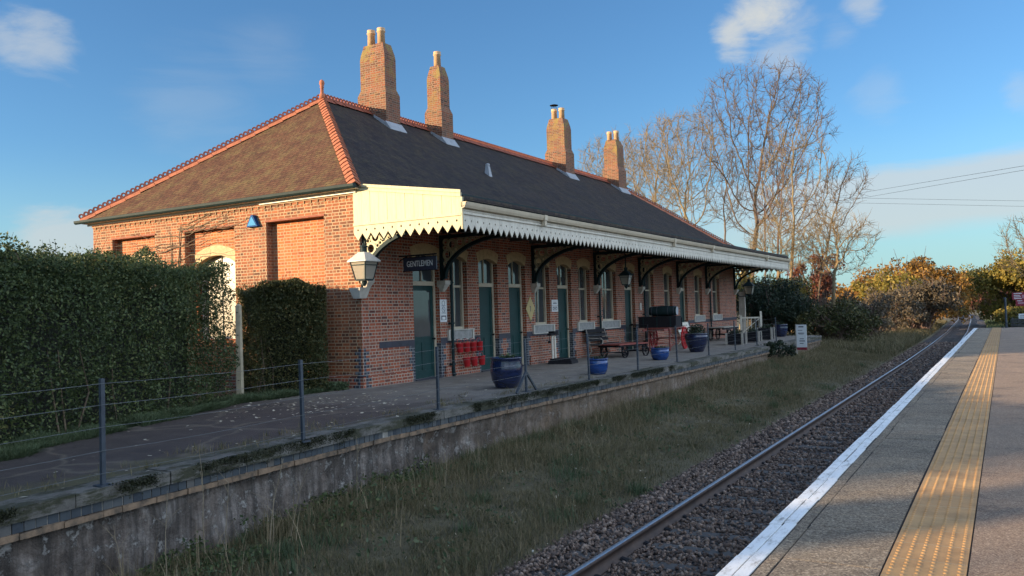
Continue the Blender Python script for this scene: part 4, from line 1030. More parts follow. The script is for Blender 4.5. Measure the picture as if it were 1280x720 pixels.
# GENTLEMEN
gs = thing('hanging_sign', 'dark blue hanging sign with pale lettering reading GENTLEMEN beside the near door', 'sign', (-12.36,16.68,2.93))
MB().box(-.50,.50,-.02,.02,-.155,.155).build('board', M['sign_blue'], gs)
q = MB(); q.box(-.51,.51,-.024,.024,.156,.175); q.box(-.51,.51,-.024,.024,-.175,-.156); q.build('border', M['iron'], gs)
text_mesh('lettering', 'GENTLEMEN', .20, M['sign_white'], gs, Matrix.Translation((.0,-.0225,.0)) @ FACE_Y @ Matrix.Scale(.70,4,(1,0,0)), .002, bold=.001)
q = MB(); q.bar((-.78,0,.215),(.50,0,.215), .035); q.tube([(-.78,0,-.1),(-.62,0,.1),(-.4,0,.2)], .014, 6); q.bar((-.4,0,.17),(-.4,0,.21),.015); q.bar((.4,0,.17),(.4,0,.21),.015); q.build('arm', M['iron'], gs)
# white poster
ps = thing('poster', 'narrow white notice panel with pictograms on the brick beside the first window', 'notice', (WX+.008,18.50,1.77))
MB().box(0,.015,-.155,.155,-.30,.30).build('panel', M['sign_white'], ps)
q = MB()
fn = lambda a,c2,t: (t,a,c2)
q.ring((0,.20), .075,.055, fn, .0152,.018, 14); q.ring((.0,.03), .085,.062, fn, .0152,.018, 14); q.prism([(-.075,.075),(-.055,.09),(.075,-.015),(.055,-.03)], fn, .0155,.0185)
for z in (.125,.115-.17,-.085): q.box(.0152,.0172,-.10,.10,z,z+.012)
q.build('pictograms', M['inkgrey'], ps)
q = MB(); q.box(.0152,.018,-.11,.11,-.25,-.13); q.build('blue_block', M['ink'], ps)
q = MB(); q.box(.0182,.0195,-.075,.075,-.24,-.16); q.build('white_symbol', M['sign_white'], ps)
# yellow diamond
dm = thing('diamond_sign', 'pale yellow diamond shaped sign between the second and third green doors', 'sign', (WX+.008,23.28,1.77))
MB().prism([(-.29,0),(0,-.40),(.29,0),(0,.40)], fn, 0, .015).build('panel', M['sign_yellow'], dm)
q = MB(); q.box(.0155,.018,-.016,.016,-.09,.06); q.box(.0155,.018,-.045,.015,.055,.085); q.build('mark', M['ink'], dm)
# white notice
no = thing('notice', 'square white notice in two halves beside the fourth green door', 'notice', (WX+.008,24.96,1.85))
q = MB(); q.box(0,.012,-.22,.22,.005,.20); q.box(0,.012,-.22,.22,-.20,-.005); q.build('panel', M['sign_white'], no)
q = MB(); q.box(.0125,.0145,-.13,.13,.06,.085); q.box(.0125,.0145,-.10,.12,.11,.125); q.box(.0125,.0145,-.15,.15,-.06,-.035); q.box(.0125,.0145,-.15,-.12,-.13,-.06); q.box(.0125,.0145,.12,.15,-.13,-.06); q.box(.0125,.0145,-.15,.15,-.15,-.13); q.box(.0125,.0145,-.06,.06,-.11,-.08); q.build('print', M['ink'], no)
# small white plates further along
q = MB(); q.box(0,.05,-.08,.08,-.14,.16); pb = q.build('electric_box', M['stone'], None); pb.location = (WX+.005,32.55,1.75); tag(pb, 'small pale box on the brick wall by the middle green door', 'box')
# alarm box on the end wall
al = thing('alarm_box', 'blue triangular alarm box high on the sunlit end wall', 'alarm', (-16.45,BY0-.002,4.18))
q = MB().prism([(-.20,-.13),(.20,-.13),(.03,.17),(-.03,.17)], lambda a,c2,t: (a,-t,c2), 0, .10); q.build('casing', M['bell'], al)
q = MB().prism([(-.155,-.10),(.155,-.10),(.01,.12),(-.01,.12)], lambda a,c2,t: (a,-t,c2), .101, .108); q.build('cover', paint('alarm_light_blue', (.06,.26,.50), .7, vary=.1, spec=.15), al)
# dead creeper stems on the end wall
q = MB(); rr = random.Random(5)
def stem(p, n, dx, dz, w):
    pts = [p]
    for i in range(n): p = (p[0]+dx*rr.uniform(.5,1.4), BY0-.015-rr.random()*.02, p[2]+dz+rr.uniform(-.07,.07)); pts.append(p)
    q.tube(pts, [w*(1-.6*i/len(pts)) for i in range(len(pts))], 4)
    return pts
main = stem((-19.45,BY0-.02,2.4), 9, .02, .21, .022); stem((-19.6,BY0-.02,2.2), 10, -.01, .2, .018)
for k in range(11): stem(main[rr.randrange(4,len(main))], rr.randrange(7,16), rr.choice((-1,1,1))*.2, .015, .011)
for k in range(7): stem((-19.3,BY0-.02,4.15+.03*k), 15, .19, .008, .009)
cr_ = q.build('creeper', M['bark'], None); tag(cr_, 'bare stems of a dead creeper spread over the upper end wall', 'creeper')
# ------------------------------------------------------------------ wire fence on the old platform
POSTS = [(-7.95,-.7),(-8.02,2.3),(-8.10,5.37),(-8.28,8.42),(-8.63,12.06),(-8.66,15.25),(-8.61,18.2),(-8.62,21.3),(-8.75,24.8),(-8.78,28.1),(-8.85,31.6),(-8.95,35.2),(-9.05,39.0)]
fo = (-8.6,18,0)
fc = thing('wire_fence', 'post and wire fence of dark steel posts along the old platform edge', 'fence', fo)
for i, (x, y) in enumerate(POSTS):
    q = MB(); H = 1.10; lean = random.uniform(-.02,.02)
    q.hexa([(x-.02,y-.022,-.02),(x+.02,y-.022,-.02),(x+.02,y+.022,-.02),(x-.02,y+.022,-.02)],[(x-.02+lean,y-.022,H),(x+.02+lean,y-.022,H),(x+.02+lean,y+.022,H),(x-.02+lean,y+.022,H)])
    q.box(x-.07,x+.07,y-.07,y+.07,-.01,.012)
    q.build('post', M['steel'], fc, fo)
    if i == 5:
        for s in (-1, 1): MB().bar((x,y,.42),(x,y+s*.42,.01),.04).build('brace', M['steel'], fc, fo)
for z in (.13,.36,.60,.83,1.05):
    q = MB(); pts = []
    for (x, y), (x2, y2) in zip(POSTS[:-1], POSTS[1:]):
        for k in range(5):
            t = k/5; pts.append((lerp(x,x2,t)+.03, lerp(y,y2,t), z-.018*math.sin(pi*t)+random.uniform(-.003,.003)))
    pts.append((POSTS[-1][0]+.03, POSTS[-1][1], z))
    q.tube(pts, .0032, 4); q.build('wire', M['wire'], fc, fo)

# ------------------------------------------------------------------ glazed pots and tubs
def leaf_quads(C, size, nrm=None, up=.3, asp=.55, jitter=.5):
    n = len(C); d = RNG.normal(size=(n,3)); d /= np.linalg.norm(d,axis=1)[:,None]
    a = RNG.normal(size=(n,3)); a -= d*(a*d).sum(1)[:,None]; a /= np.linalg.norm(a,axis=1)[:,None]; b_ = np.cross(d,a)
    s = (size*RNG.uniform(1-jitter,1+jitter,n))[:,None] if not hasattr(size,'__len__') else np.asarray(size)[:,None]
    A = C-a*s; Bq = C-b_*s*asp+a*s*.1; Cc = C+a*s; Dq = C+b_*s*asp+a*s*.1
    V = np.stack([A,Bq,Cc,Dq],1).reshape(-1,3); return V, np.arange(4*n).reshape(n,4)
def leaves(name, C, size, mat, parent=None, **k):
    V, Fq = leaf_quads(np.asarray(C,float), size, **k); return np_mesh(name, V, Fq, mat, parent)
def ball_pts(n, c, r, hollow=.5):
    d = RNG.normal(size=(n,3)); d /= np.linalg.norm(d,axis=1)[:,None]; rad = (hollow+(1-hollow)*RNG.uniform(size=n))**.7
    return np.array(c)+d*rad[:,None]*np.array(r)
def pot(label, loc, prof, mat, plants=None, grp='glazed pots along the old platform'):
    t = thing('glazed_pot', label, 'plant pot', loc, 0, grp)
    top = prof[-1]; pr = prof+[(top[0]-.035,top[1]),(top[0]-.05,top[1]-.05)]
    MB().lathe(pr, 32).build('pot', M[mat], t, smooth=True)
    MB().lathe([(top[0]-.06,top[1]-.10),(top[0]-.06,top[1]-.06),(.02,top[1]-.045)], 24).build('soil', M['soil'], t)
    if plants:
        n, r, h, mt = plants; leaves('plant', ball_pts(n, (0,0,top[1]+h*.35), (r,r,h), .2), .035, M[mt], t)
    return t
big = [(.20,0),(.24,.02),(.33,.18),(.36,.36),(.355,.50),(.335,.60),(.34,.635),(.365,.65),(.365,.675)]
pot('large navy glazed pot with ribbed sides by the braced fence post', (-9.58,16.0,0), big, 'glaze_navy', (90,.22,.06,'hedge'))
bowl = [(.17,0),(.20,.01),(.25,.12),(.27,.26),(.265,.34),(.25,.37),(.275,.385),(.28,.41)]
pot('small bright blue glazed bowl in front of the dark bench', (-9.16,19.9,0), bowl, 'glaze_blue', (60,.2,.03,'darkgreen'))
pot('wide bright blue glazed bowl in front of the red wheeled barrow', (-9.65,25.75,0), [(a*1.12,z*.95) for a,z in bowl], 'glaze_blue', (60,.2,.03,'darkgreen'))
pot('largest navy pot with tapering sides and a dark shrub on top', (-9.95,30.4,0), [(.22,0),(.25,.02),(.36,.26),(.43,.52),(.44,.60),(.40,.64),(.43,.66),(.43,.69)], 'glaze_navy', (900,.36,.26,'darkgreen'))
pot('dark navy pot standing furthest away at the platform end', (-10.1,44.6,0), [(.20,0),(.25,.03),(.34,.3),(.36,.5),(.33,.6),(.36,.64)], 'glaze_navy', (200,.25,.12,'darkgreen'))

def tub(label, loc, w, h):
    t = thing('planter_box', label, 'planter', loc, R(4), 'dark planter boxes at the far end')
    q = MB()
    for i in range(4):
        z0 = .03+i*(h-.03)/4; q.box(-w,w,-w,w,z0,z0+(h-.03)/4-.008)
    q.build('boards', M['iron'], t)
    for a in (-1,1):
        for c2 in (-1,1): MB().box(a*w-.04,a*w+.04,c2*w-.04,c2*w+.04,0,h+.03).build('corner_post', M['lightwood'], t)
    leaves('plant', ball_pts(260,(0,0,h+.04),(w*.9,w*.9,.14),.1), .04, M['darkgreen'], t)
    return t
tub('wide dark planter box with pale corner posts nearest the white bench', (-10.1,36.2,0), .33, .48)
tub('middle dark planter box between the wide one and the far one', (-9.9,38.4,0), .27, .46)
tub('far dark planter box nearest the platform end', (-10.0,41.0,0), .33, .56)

# ------------------------------------------------------------------ fire buckets
def bucket(loc, label, first=[None]):
    if first[0] is None:
        t = thing('fire_bucket', label, 'fire bucket', loc, 0, 'red fire buckets on the wall')
        MB().lathe([(.075,0),(.08,.005),(.108,.235),(.115,.24),(.115,.255),(.10,.255),(.075,.03)], 18).build('bucket', M['red'], t, smooth=True)
        q = MB(); q.tube([(0,.108*math.cos(a),.25+.12*math.sin(a)) for a in np.linspace(0,pi,9)], .007, 5); q.build('handle', M['red'], t)
        q = MB().box(-.14,.015,-.012,.012,.365,.38); q.build('hook', M['iron'], t); first[0] = t
        return t
    t = dup(first[0], loc); t['label'] = label; return t
for i, (y, nm) in enumerate(((19.0,'upper red fire bucket nearest the drainpipe below the first window'),(19.33,'upper red fire bucket, second from the drainpipe'),(19.66,'upper red fire bucket, third from the drainpipe'),(19.98,'upper red fire bucket nearest the second green door'))):
    b_ = bucket((WX+.19,y,.62), nm); b_.rotation_euler = (0,R(-6),0)
for i, (y, nm) in enumerate(((19.25,'lower red fire bucket nearest the drainpipe'),(19.62,'middle red fire bucket of the lower row'),(20.0,'lower red fire bucket nearest the second green door'))):
    bucket((WX+.24,y,.22), nm)

# ------------------------------------------------------------------ benches, scale, trolleys
def bench(label, loc, rz, wood, iron, L=1.75):
    t = thing('bench', label, 'bench', loc, rz)          # length along Y, faces +X
    s = MB(); bk = MB()
    for i in range(4): s.box(.02+i*.115,.12+i*.115,-L/2,L/2,.43+(.006 if i%2 else 0),.465)
    for i in range(3):
        z = .56+i*.15; x = -.04-i*.045; bk.hexa([(x-.02,-L/2,z),(x+.015,-L/2,z),(x+.015,L/2,z),(x-.02,L/2,z)],[(x-.055,-L/2,z+.125),(x-.02,-L/2,z+.125),(x-.02,L/2,z+.125),(x-.055,L/2,z+.125)])
    s.build('seat', wood, t); bk.build('backrest', wood, t)
    for y in (-L/2+.1, L/2-.1):
        q = MB(); q.tube([(.50,y,.0),(.43,y,.22),(.47,y,.42),(.24,y,.425),(.0,y,.42),(-.06,y,.6),(-.17,y,1.0)], .024, 6); q.tube([(-.12,y,0),(.04,y,.2),(.0,y,.42)], .024, 6); q.tube([(.46,y,.42),(.49,y,.6),(.42,y,.66),(.1,y,.66),(-.08,y,.68)], .02, 6)
        q.build('end_frame', iron, t)
    return t
bench('black slatted bench with pale iron ends against the wall', (-12.72,27.85,0), 0, M['iron'], M['lightwood'])
bench('white slatted bench against the wall near the far planter boxes', (-12.60,37.0,0), 0, M['white'], M['white'], 1.6)
# weighing machine
ws = thing('weighing_machine', 'old black platform scale with two white columns beside the fourth door', 'scale', (-12.2,23.9,0), R(8))
q = MB(); q.frustum((-.40,.40,-.34,.34),0,(-.38,.38,-.32,.32),.12); q.box(-.34,.34,-.28,.28,.121,.17); q.build('base', M['iron'], ws)
q = MB()
for y in (-.12,.12): q.tube([(-.30,y,.17),(-.30,y,.86)], .035, 10)
q.tube([(-.30,-.12,.80),(-.30,-.08,.9),(-.30,.08,.9),(-.30,.12,.80)], .03, 8); q.build('column', M['white'], ws)
q = MB(); q.box(-.36,-.24,-.40,.30,.90,.97); q.box(-.40,-.20,-.18,.18,.971,1.03); q.tube([(-.3,-.38,.9),(-.3,-.38,.72)],.012,6); q.lathe([(.05,0),(.05,.06),(.02,.08)],12,(-.3,-.38,.66)); q.build('beam', M['iron'], ws)
# four-wheeled platform trolley with hoop handle
def wheel(r, w, spokes, mat_rim, mat_sp, name, parent, loc):
    P = lambda a,c2,t: (t,a,c2)
    q = MB().ring((0,0), r, r*.88, P, -w/2, w/2, 28); o = q.build(name, mat_rim, parent); o.location = loc
    s = MB(); s.ring((0,0), r*.16, .01, P, -w*.8, w*.8, 14)
    for k in range(spokes):
        a = 2*pi*k/spokes; s.bar((0,r*.12*math.cos(a),r*.12*math.sin(a)),(0,r*.9*math.cos(a),r*.9*math.sin(a)), .028*r/.44, .028*r/.44)
    so = s.build('spokes', mat_sp, o); return o
tr_ = thing('platform_trolley', 'low luggage trolley with reddish deck and tall hoop handle in front of the black bench', 'trolley', (-11.6,27.5,0), R(-14))
q = MB()
for i in range(5): q.box(-.42+i*.17,-.42+i*.17+.16,-.85,.85,.43,.47)
q.build('deck', M['red_wood'], tr_)
q = MB(); q.box(-.40,.42,-.80,-.72,.36,.428); q.box(-.40,.42,.72,.80,.36,.428); q.box(-.36,-.30,-.85,.85,.37,.427); q.box(.31,.37,-.85,.85,.37,.427); q.bar((-.4,.6,.18),(.42,.6,.18),.04); q.bar((-.4,-.6,.18),(.42,-.6,.18),.04)
for x in (-.34,.34):
    for y in (-.6,.6): q.bar((x,y,.18),(x,y,.37),.05)
q.build('chassis', M['iron'], tr_)
q = MB().tube([(-.38,.82,.45),(-.38,.85,1.08),(.40,.85,1.08),(.40,.82,.45)], .022, 8); q.build('handle', M['iron'], tr_)
for x in (-.44,.46):
    for y in (-.6,.6): wheel(.18,.05,6,M['iron'],M['iron'],'wheel',tr_,(x,y,.18))
# tall barrow carrying a dark trunk and barrel
bw_ = thing('station_barrow', 'station barrow with two red spoked wheels and dark iron legs', 'barrow', (-11.75,32.0,0), R(3))
q = MB()
for i in range(6): q.box(-.5+i*.168,-.5+i*.168+.158,-1.05,1.0,.86,.90)
q.build('deck', M['red_wood'], bw_)
q = MB(); q.box(-.44,-.38,-1.5,1.0,.79,.858); q.box(.38,.44,-1.5,1.0,.79,.858)
for y in (-.95,-.2,.5,.95): q.box(-.5,.5,y-.03,y+.03,.785,.859)
for x in (-.41,.41):
    q.bar((x,-.75,0),(x,-.75,.8),.05); q.bar((x,-.75,.12),(x,.62,.44),.03); q.bar((x,-.7,.75),(x,-.1,.45),.03)
q.bar((-.66,.62,.45),(.62,.62,.45),.05); q.bar((-.41,-.75,.3),(.41,-.75,.3),.03); q.build('frame', M['red_wood'], bw_)
q = MB()
for x in (-.41,.41): q.bar((x,1.0,.8),(x,1.0,1.28),.04)
q.bar((-.41,1.0,1.26),(.41,1.0,1.26),.04); q.bar((.41,.3,1.05),(.41,1.0,1.05),.03); q.bar((.41,.3,.86),(.41,.3,1.26),.03); q.bar((.41,.3,1.25),(.41,1.0,1.25),.03); q.build('end_rail', M['iron'], bw_)
for x in (-.66,.62): wheel(.45,.06,12,M['red'],M['red'],'wheel',bw_,(x,.62,.45))
ck = thing('trunk', 'dark travelling trunk lying across the red wheeled barrow under the barrel', 'trunk', (-11.8,31.7,.902), R(3))
q = MB(); q.box(-.80,.72,-.36,.36,.0,.40); q.box(-.81,.73,-.37,.37,.401,.44); q.build('body', M['iron'], ck); q = MB()
for x in (-.6,-.05,.5): q.box(x-.025,x+.025,-.375,.375,.0,.445)
q.build('strap', M['dark_green'], ck)
ba = thing('barrel', 'dark barrel lying on its side on top of the trunk', 'barrel', (-11.75,31.7,1.344), R(3))
q = MB(); prof_ = [(.17,-.55),(.195,-.35),(.21,0),(.195,.35),(.17,.55)]
n = 20; base = []
for r0, y in prof_: base.append([(y+.08, r0*math.cos(2*pi*k/n), .20+r0*math.sin(2*pi*k/n)) for k in range(n)])
for a, c2 in zip(base[:-1], base[1:]):
    for k in range(n): q.quad(a[k], a[(k+1)%n], c2[(k+1)%n], c2[k])
q.build('staves', M['dark_green'], ba)
q = MB(); q.poly(base[0]); q.poly(base[-1][::-1]); q.build('end', M['lead'], ba)
q = MB()
P = lambda a,c2,t: (t+.08,a,.20+c2)
for y in (-.45,-.22,.22,.45): q.ring((0,0), .205, .17, P, y-.02, y+.02, 20)
q.build('hoop', M['steel'], ba)
# flat two-wheeled cart beside the white bench
fcart = thing('hand_cart', 'low flat topped hand cart with spoked iron wheels beyond the white bench', 'cart', (-12.1,41.2,0), R(-3))
q = MB()
for i in range(5): q.box(-.45+i*.18,-.45+i*.18+.17,-1.1,1.1,.62,.66)
q.build('deck', M['lightwood'], fcart); q = MB(); q.box(-.4,-.33,-1.1,1.1,.54,.618); q.box(.33,.4,-1.1,1.1,.54,.618); q.bar((-.5,-.5,.28),(.5,-.5,.28),.04); q.bar((-.5,.5,.28),(.5,.5,.28),.04)
for x in (-.36,.36):
    for y in (-.5,.5): q.bar((x,y,.28),(x,y,.55),.05)
q.build('chassis', M['iron'], fcart)
for x in (-.47,.47):
    for y in (-.5,.5): wheel(.28,.05,8,M['iron'],M['lightwood'],'wheel',fcart,(x,y,.28))
# white gate with a diagonal brace
gt_ = thing('white_gate', 'small white wooden gate with diagonal brace behind the planter boxes', 'gate', (-11.6,44.6,0), R(12))
MB().box(-.55,-.47,-.03,.03,0,1.15).build('post', M['white'], gt_); MB().box(.45,.55,-.05,.05,0,1.35).build('post', M['white'], gt_)
q = MB(); q.box(-.47,.45,-.02,.02,.98,1.06); q.box(-.47,.45,-.02,.02,.18,.26); q.bar((-.45,0,.26),(.43,0,.98),.07,.035)
for x in np.arange(-.38,.42,.19): q.box(x,x+.03,-.012,.012,.26,.98)
q.build('panel', M['white'], gt_)
# grey panel of fence closing the gap by the far corner
gp_ = thing('side_fence', 'narrow tall pale grey boarded panel against the far corner of the station', 'fence', (-12.95,47.5,0), 0)
q = MB()
for i in range(2): q.box(-.05+i*.13+.003,-.05+i*.13+.125,-.02,.02,0,2.45)
q.build('boards', M['stone'], gp_); q = MB(); q.box(.215,.30,-.05,.05,0,2.55); q.build('post', M['stone'], gp_)
# concrete post at the hedge
cp = thing('concrete_post', 'slim cream concrete post standing between the hedge and the bush', 'post', (-14.75,13.1,-.05), R(20))
q = MB().frustum((-.06,.06,-.06,.06),0,(-.05,.05,-.05,.05),2.05); q.frustum((-.05,.05,-.05,.05),2.051,(-.02,.02,-.02,.02),2.09); q.build('post', M['concrete_post'], cp)
q = MB()
for z in (.4,.9,1.4,1.9): q.tube([(-.02,-.064,z),(.02,-.064,z)],.008,5)
q.build('staple', M['iron'], cp)
# trackside notice
nb = thing('trackside_notice', 'white trackside notice with a red foot standing at the end of the old platform', 'sign', (-7.85,38.6,-.62), R(-8))
q = MB(); q.box(-.22,.22,-.015,.015,.36,1.36); q.build('panel', M['sign_white'], nb)
q = MB(); q.box(-.22,.22,-.017,.017,.24,.358); q.build('red_foot', M['sign_red'], nb)
q = MB()
for z0, z1, a, c2 in ((1.24,1.29,-.12,.10),(1.10,1.12,-.16,.05),(.97,1.0,-.15,.12),(.93,.945,-.12,.1),(.72,.75,-.08,.10),(.62,.66,-.10,.14),(.52,.55,-.09,.08)): q.box(a,c2,-.0185,-.0152,z0,z1)
q.build('lettering', M['ink'], nb)
q = MB(); q.box(-.26,-.225,-.03,.03,-.1,1.38); q.build('post', M['lightwood'], nb)
# small loose items
hz_ = thing('pipe_stub', 'short pale pipe end lying by the wall behind the navy pot', 'pipe', (-12.2,20.9,.05), R(30))
MB().tube([(-.12,0,0),(.1,0,.0),(.16,0,.06)], .045, 10).build('pipe', M['stone'], hz_)

# ------------------------------------------------------------------ far end of the near platform
def pole(label, loc, h, r, grp=None):
    t = thing('slim_pole', label, 'pole', loc, 0, grp); MB().tube([(0,0,0),(0,0,h)], r, 8).build('shaft', M['steel'], t); q = MB().lathe([(r*1.6,0),(r*1.6,.05),(r,.06)],10); q.build('base', M['steel'], t); q = MB().lathe([(r*1.3,h),(r*1.3,h+.03),(r*.4,h+.06)],10); q.build('cap', M['steel'], t); return t
sp = pole('slim grey pole at the far end of the near platform', (-.03,53.6,0), 1.6, .055)
fs = thing('red_sign', 'maroon station sign with lines of pale lettering at the right edge of the photo', 'sign', (.66,42.2,0))
q = MB(); q.box(-.42,.42,-.02,.02,1.54,1.86); q.box(-.30,.42,-.02,.02,1.28,1.535); q.build('board', M['sign_red'], fs)
q = MB()
for z, a, c2 in ((1.80,-.36,-.05),(1.72,-.36,-.12),(1.65,-.36,-.10),(1.58,-.36,-.07),(1.48,-.24,-.05)): q.box(a,c2,-.0235,-.0205,z,z+.028)
q.build('lettering', M['sign_white'], fs)
q = MB(); q.box(-.06,.38,-.0232,-.0205,1.60,1.75); q.box(-.22,.3,-.0232,-.0205,1.36,1.44); q.build('faded_panel', paint('faded_pink', (.40,.20,.24), .5, vary=.1), fs)
q = MB(); q.box(.10,.16,.021,.08,0,1.9); q.build('post', M['steel'], fs)
pf = thing('boarded_fence', 'low dark boarded fence across the end of the near platform', 'fence', (3.3,56,-.3))
q = MB()
for i in range(5): q.box(-3.1,3,-.02,.02,.02+i*.15,.02+i*.15+.11)
q.build('boards', M['lightwood_dark'] if 'lightwood_dark' in M else paint('tarred_boards', (.06,.06,.055), .8, vary=.4), pf)
q = MB()
for x in np.arange(-3,3,1.2): q.box(x-.05,x+.05,.021,.1,-.6,.8)
q.build('post', M['sleeper'], pf)
ln = thing('small_notice', 'small pale notice board behind the low fence under the red sign', 'sign', (.95,57,-.2))
q = MB().box(-.35,.35,-.02,.02,.55,.90); q.build('panel', M['sign_white'], ln); q = MB(); q.box(-.28,.28,-.024,-.021,.68,.70); q.box(-.28,.2,-.024,-.021,.76,.79); q.build('lettering', M['ink'], ln); q = MB(); q.box(-.3,-.24,.021,.06,-1,.9); q.box(.24,.3,.021,.06,-1,.9); q.build('post', M['sleeper'], ln)
# telephone wires crossing beyond the platform
def wire_(name, label, P0, P1, sag, grp='overhead wires'):
    pts = [Vector(P0).lerp(Vector(P1), i/16) for i in range(17)]; pts = [(p.x,p.y,p.z-sag*4*(i/16)*(1-i/16)) for i, p in enumerate(pts)]
    o = MB().tube(pts, .012, 5).build(name, M['iron']); tag(o, label, 'overhead wire', grp); return o
def at(x, y, Y):
    d = Vector(w_)+Vector(r_)*((x-640)/F)-Vector(u_)*((y-360)/F); return Vector((0,0,EYE))+d*(Y/d.y)
wire_('overhead_wire', 'upper of the two overhead wires rising to the right', at(1040,247,95), at(1330,199,62), .0)
wire_('overhead_wire', 'lower of the two overhead wires rising to the right', at(1040,254,95), at(1330,204,62), .0)
wire_('overhead_wire', 'upper of the two nearly level overhead wires', at(1040,247,95), at(1330,252,100), .0)
wire_('overhead_wire', 'lowest of the overhead wires, nearly level', at(1040,253,95), at(1330,259,100), .0)
# ------------------------------------------------------------------ trees and shrubs
def grow_crown(attr, trunk, step, dk, rg, up=.12, iters=130):
    """branches grow towards points spread through the crown until every part of it is reached"""
    pos = [np.array(p, float) for p in trunk]; par = list(range(-1, len(trunk)-1)); A = attr.copy()
    Pn = np.array(pos); d = np.linalg.norm(A[:,None]-Pn[None], axis=2); near = d.argmin(1); dist = d.min(1); seen = set()
    for it in range(iters):
        if len(A) == 0: break
        P_all = np.array(pos); v = A-P_all[near]; v /= np.linalg.norm(v,axis=1)[:,None]
        acc = np.zeros_like(P_all); np.add.at(acc, near, v); ids = np.unique(near); new = []
        for i in ids:
            g_ = acc[i]; l = np.linalg.norm(g_)
            if l < 1e-6: continue
            g_ = g_/l+rg.normal(0,.16,3)+np.array([0,0,up])
            if par[i] >= 0:
                bk = pos[i]-pos[par[i]]; g_ = g_+.35*bk/max(1e-6,np.linalg.norm(bk))
            q = pos[i]+step*g_/np.linalg.norm(g_); key = (i, tuple(np.round(q/(step*.6)).astype(int)))
            if key in seen: continue
            seen.add(key); new.append((i, q))
        if not new: break
        s0 = len(pos)
        for i, q in new: par.append(int(i)); pos.append(q)
        Q = np.array([q for _, q in new]); dd = np.linalg.norm(A[:,None]-Q[None], axis=2); j = dd.argmin(1); m_ = dd[np.arange(len(A)),j]
        bt_ = m_ < dist; near = np.where(bt_, s0+j, near); dist = np.where(bt_, m_, dist)
        k = dist > dk; A, near, dist = A[k], near[k], dist[k]
    return np.array(pos), par
def tubes_np(chains, n):
    V = []; Fq = []; nv = 0
    ca = [(math.cos(2*pi*k/n), math.sin(2*pi*k/n)) for k in range(n)]
    for pts, rad in chains:
        m = len(pts); ref = None
        for i in range(m):
            d = pts[min(i+1,m-1)]-pts[max(i-1,0)]; d = d/(np.linalg.norm(d)+1e-9)
            if ref is None: ref = np.cross(d, (0,0,1.) if abs(d[2]) < .9 else (1.,0,0))
            else: ref = ref-d*(ref@d)
            ref = ref/(np.linalg.norm(ref)+1e-9); b_ = np.cross(d, ref)
            for c_, s_ in ca: V.append(pts[i]+(ref*c_+b_*s_)*rad[i])
        for i in range(m-1):
            for k in range(n): Fq.append((nv+i*n+k, nv+i*n+(k+1)%n, nv+(i+1)*n+(k+1)%n, nv+(i+1)*n+k))
        nv += m*n
    return np.array(V), np.array(Fq)
def px_box(b_, Y):
    a = at(b_[0], b_[3], Y); c_ = at(b_[1], b_[2], Y); return ((a.x+c_.x)/2, (a.z+c_.z)/2, (c_.x-a.x)/2, (c_.z-a.z)/2)
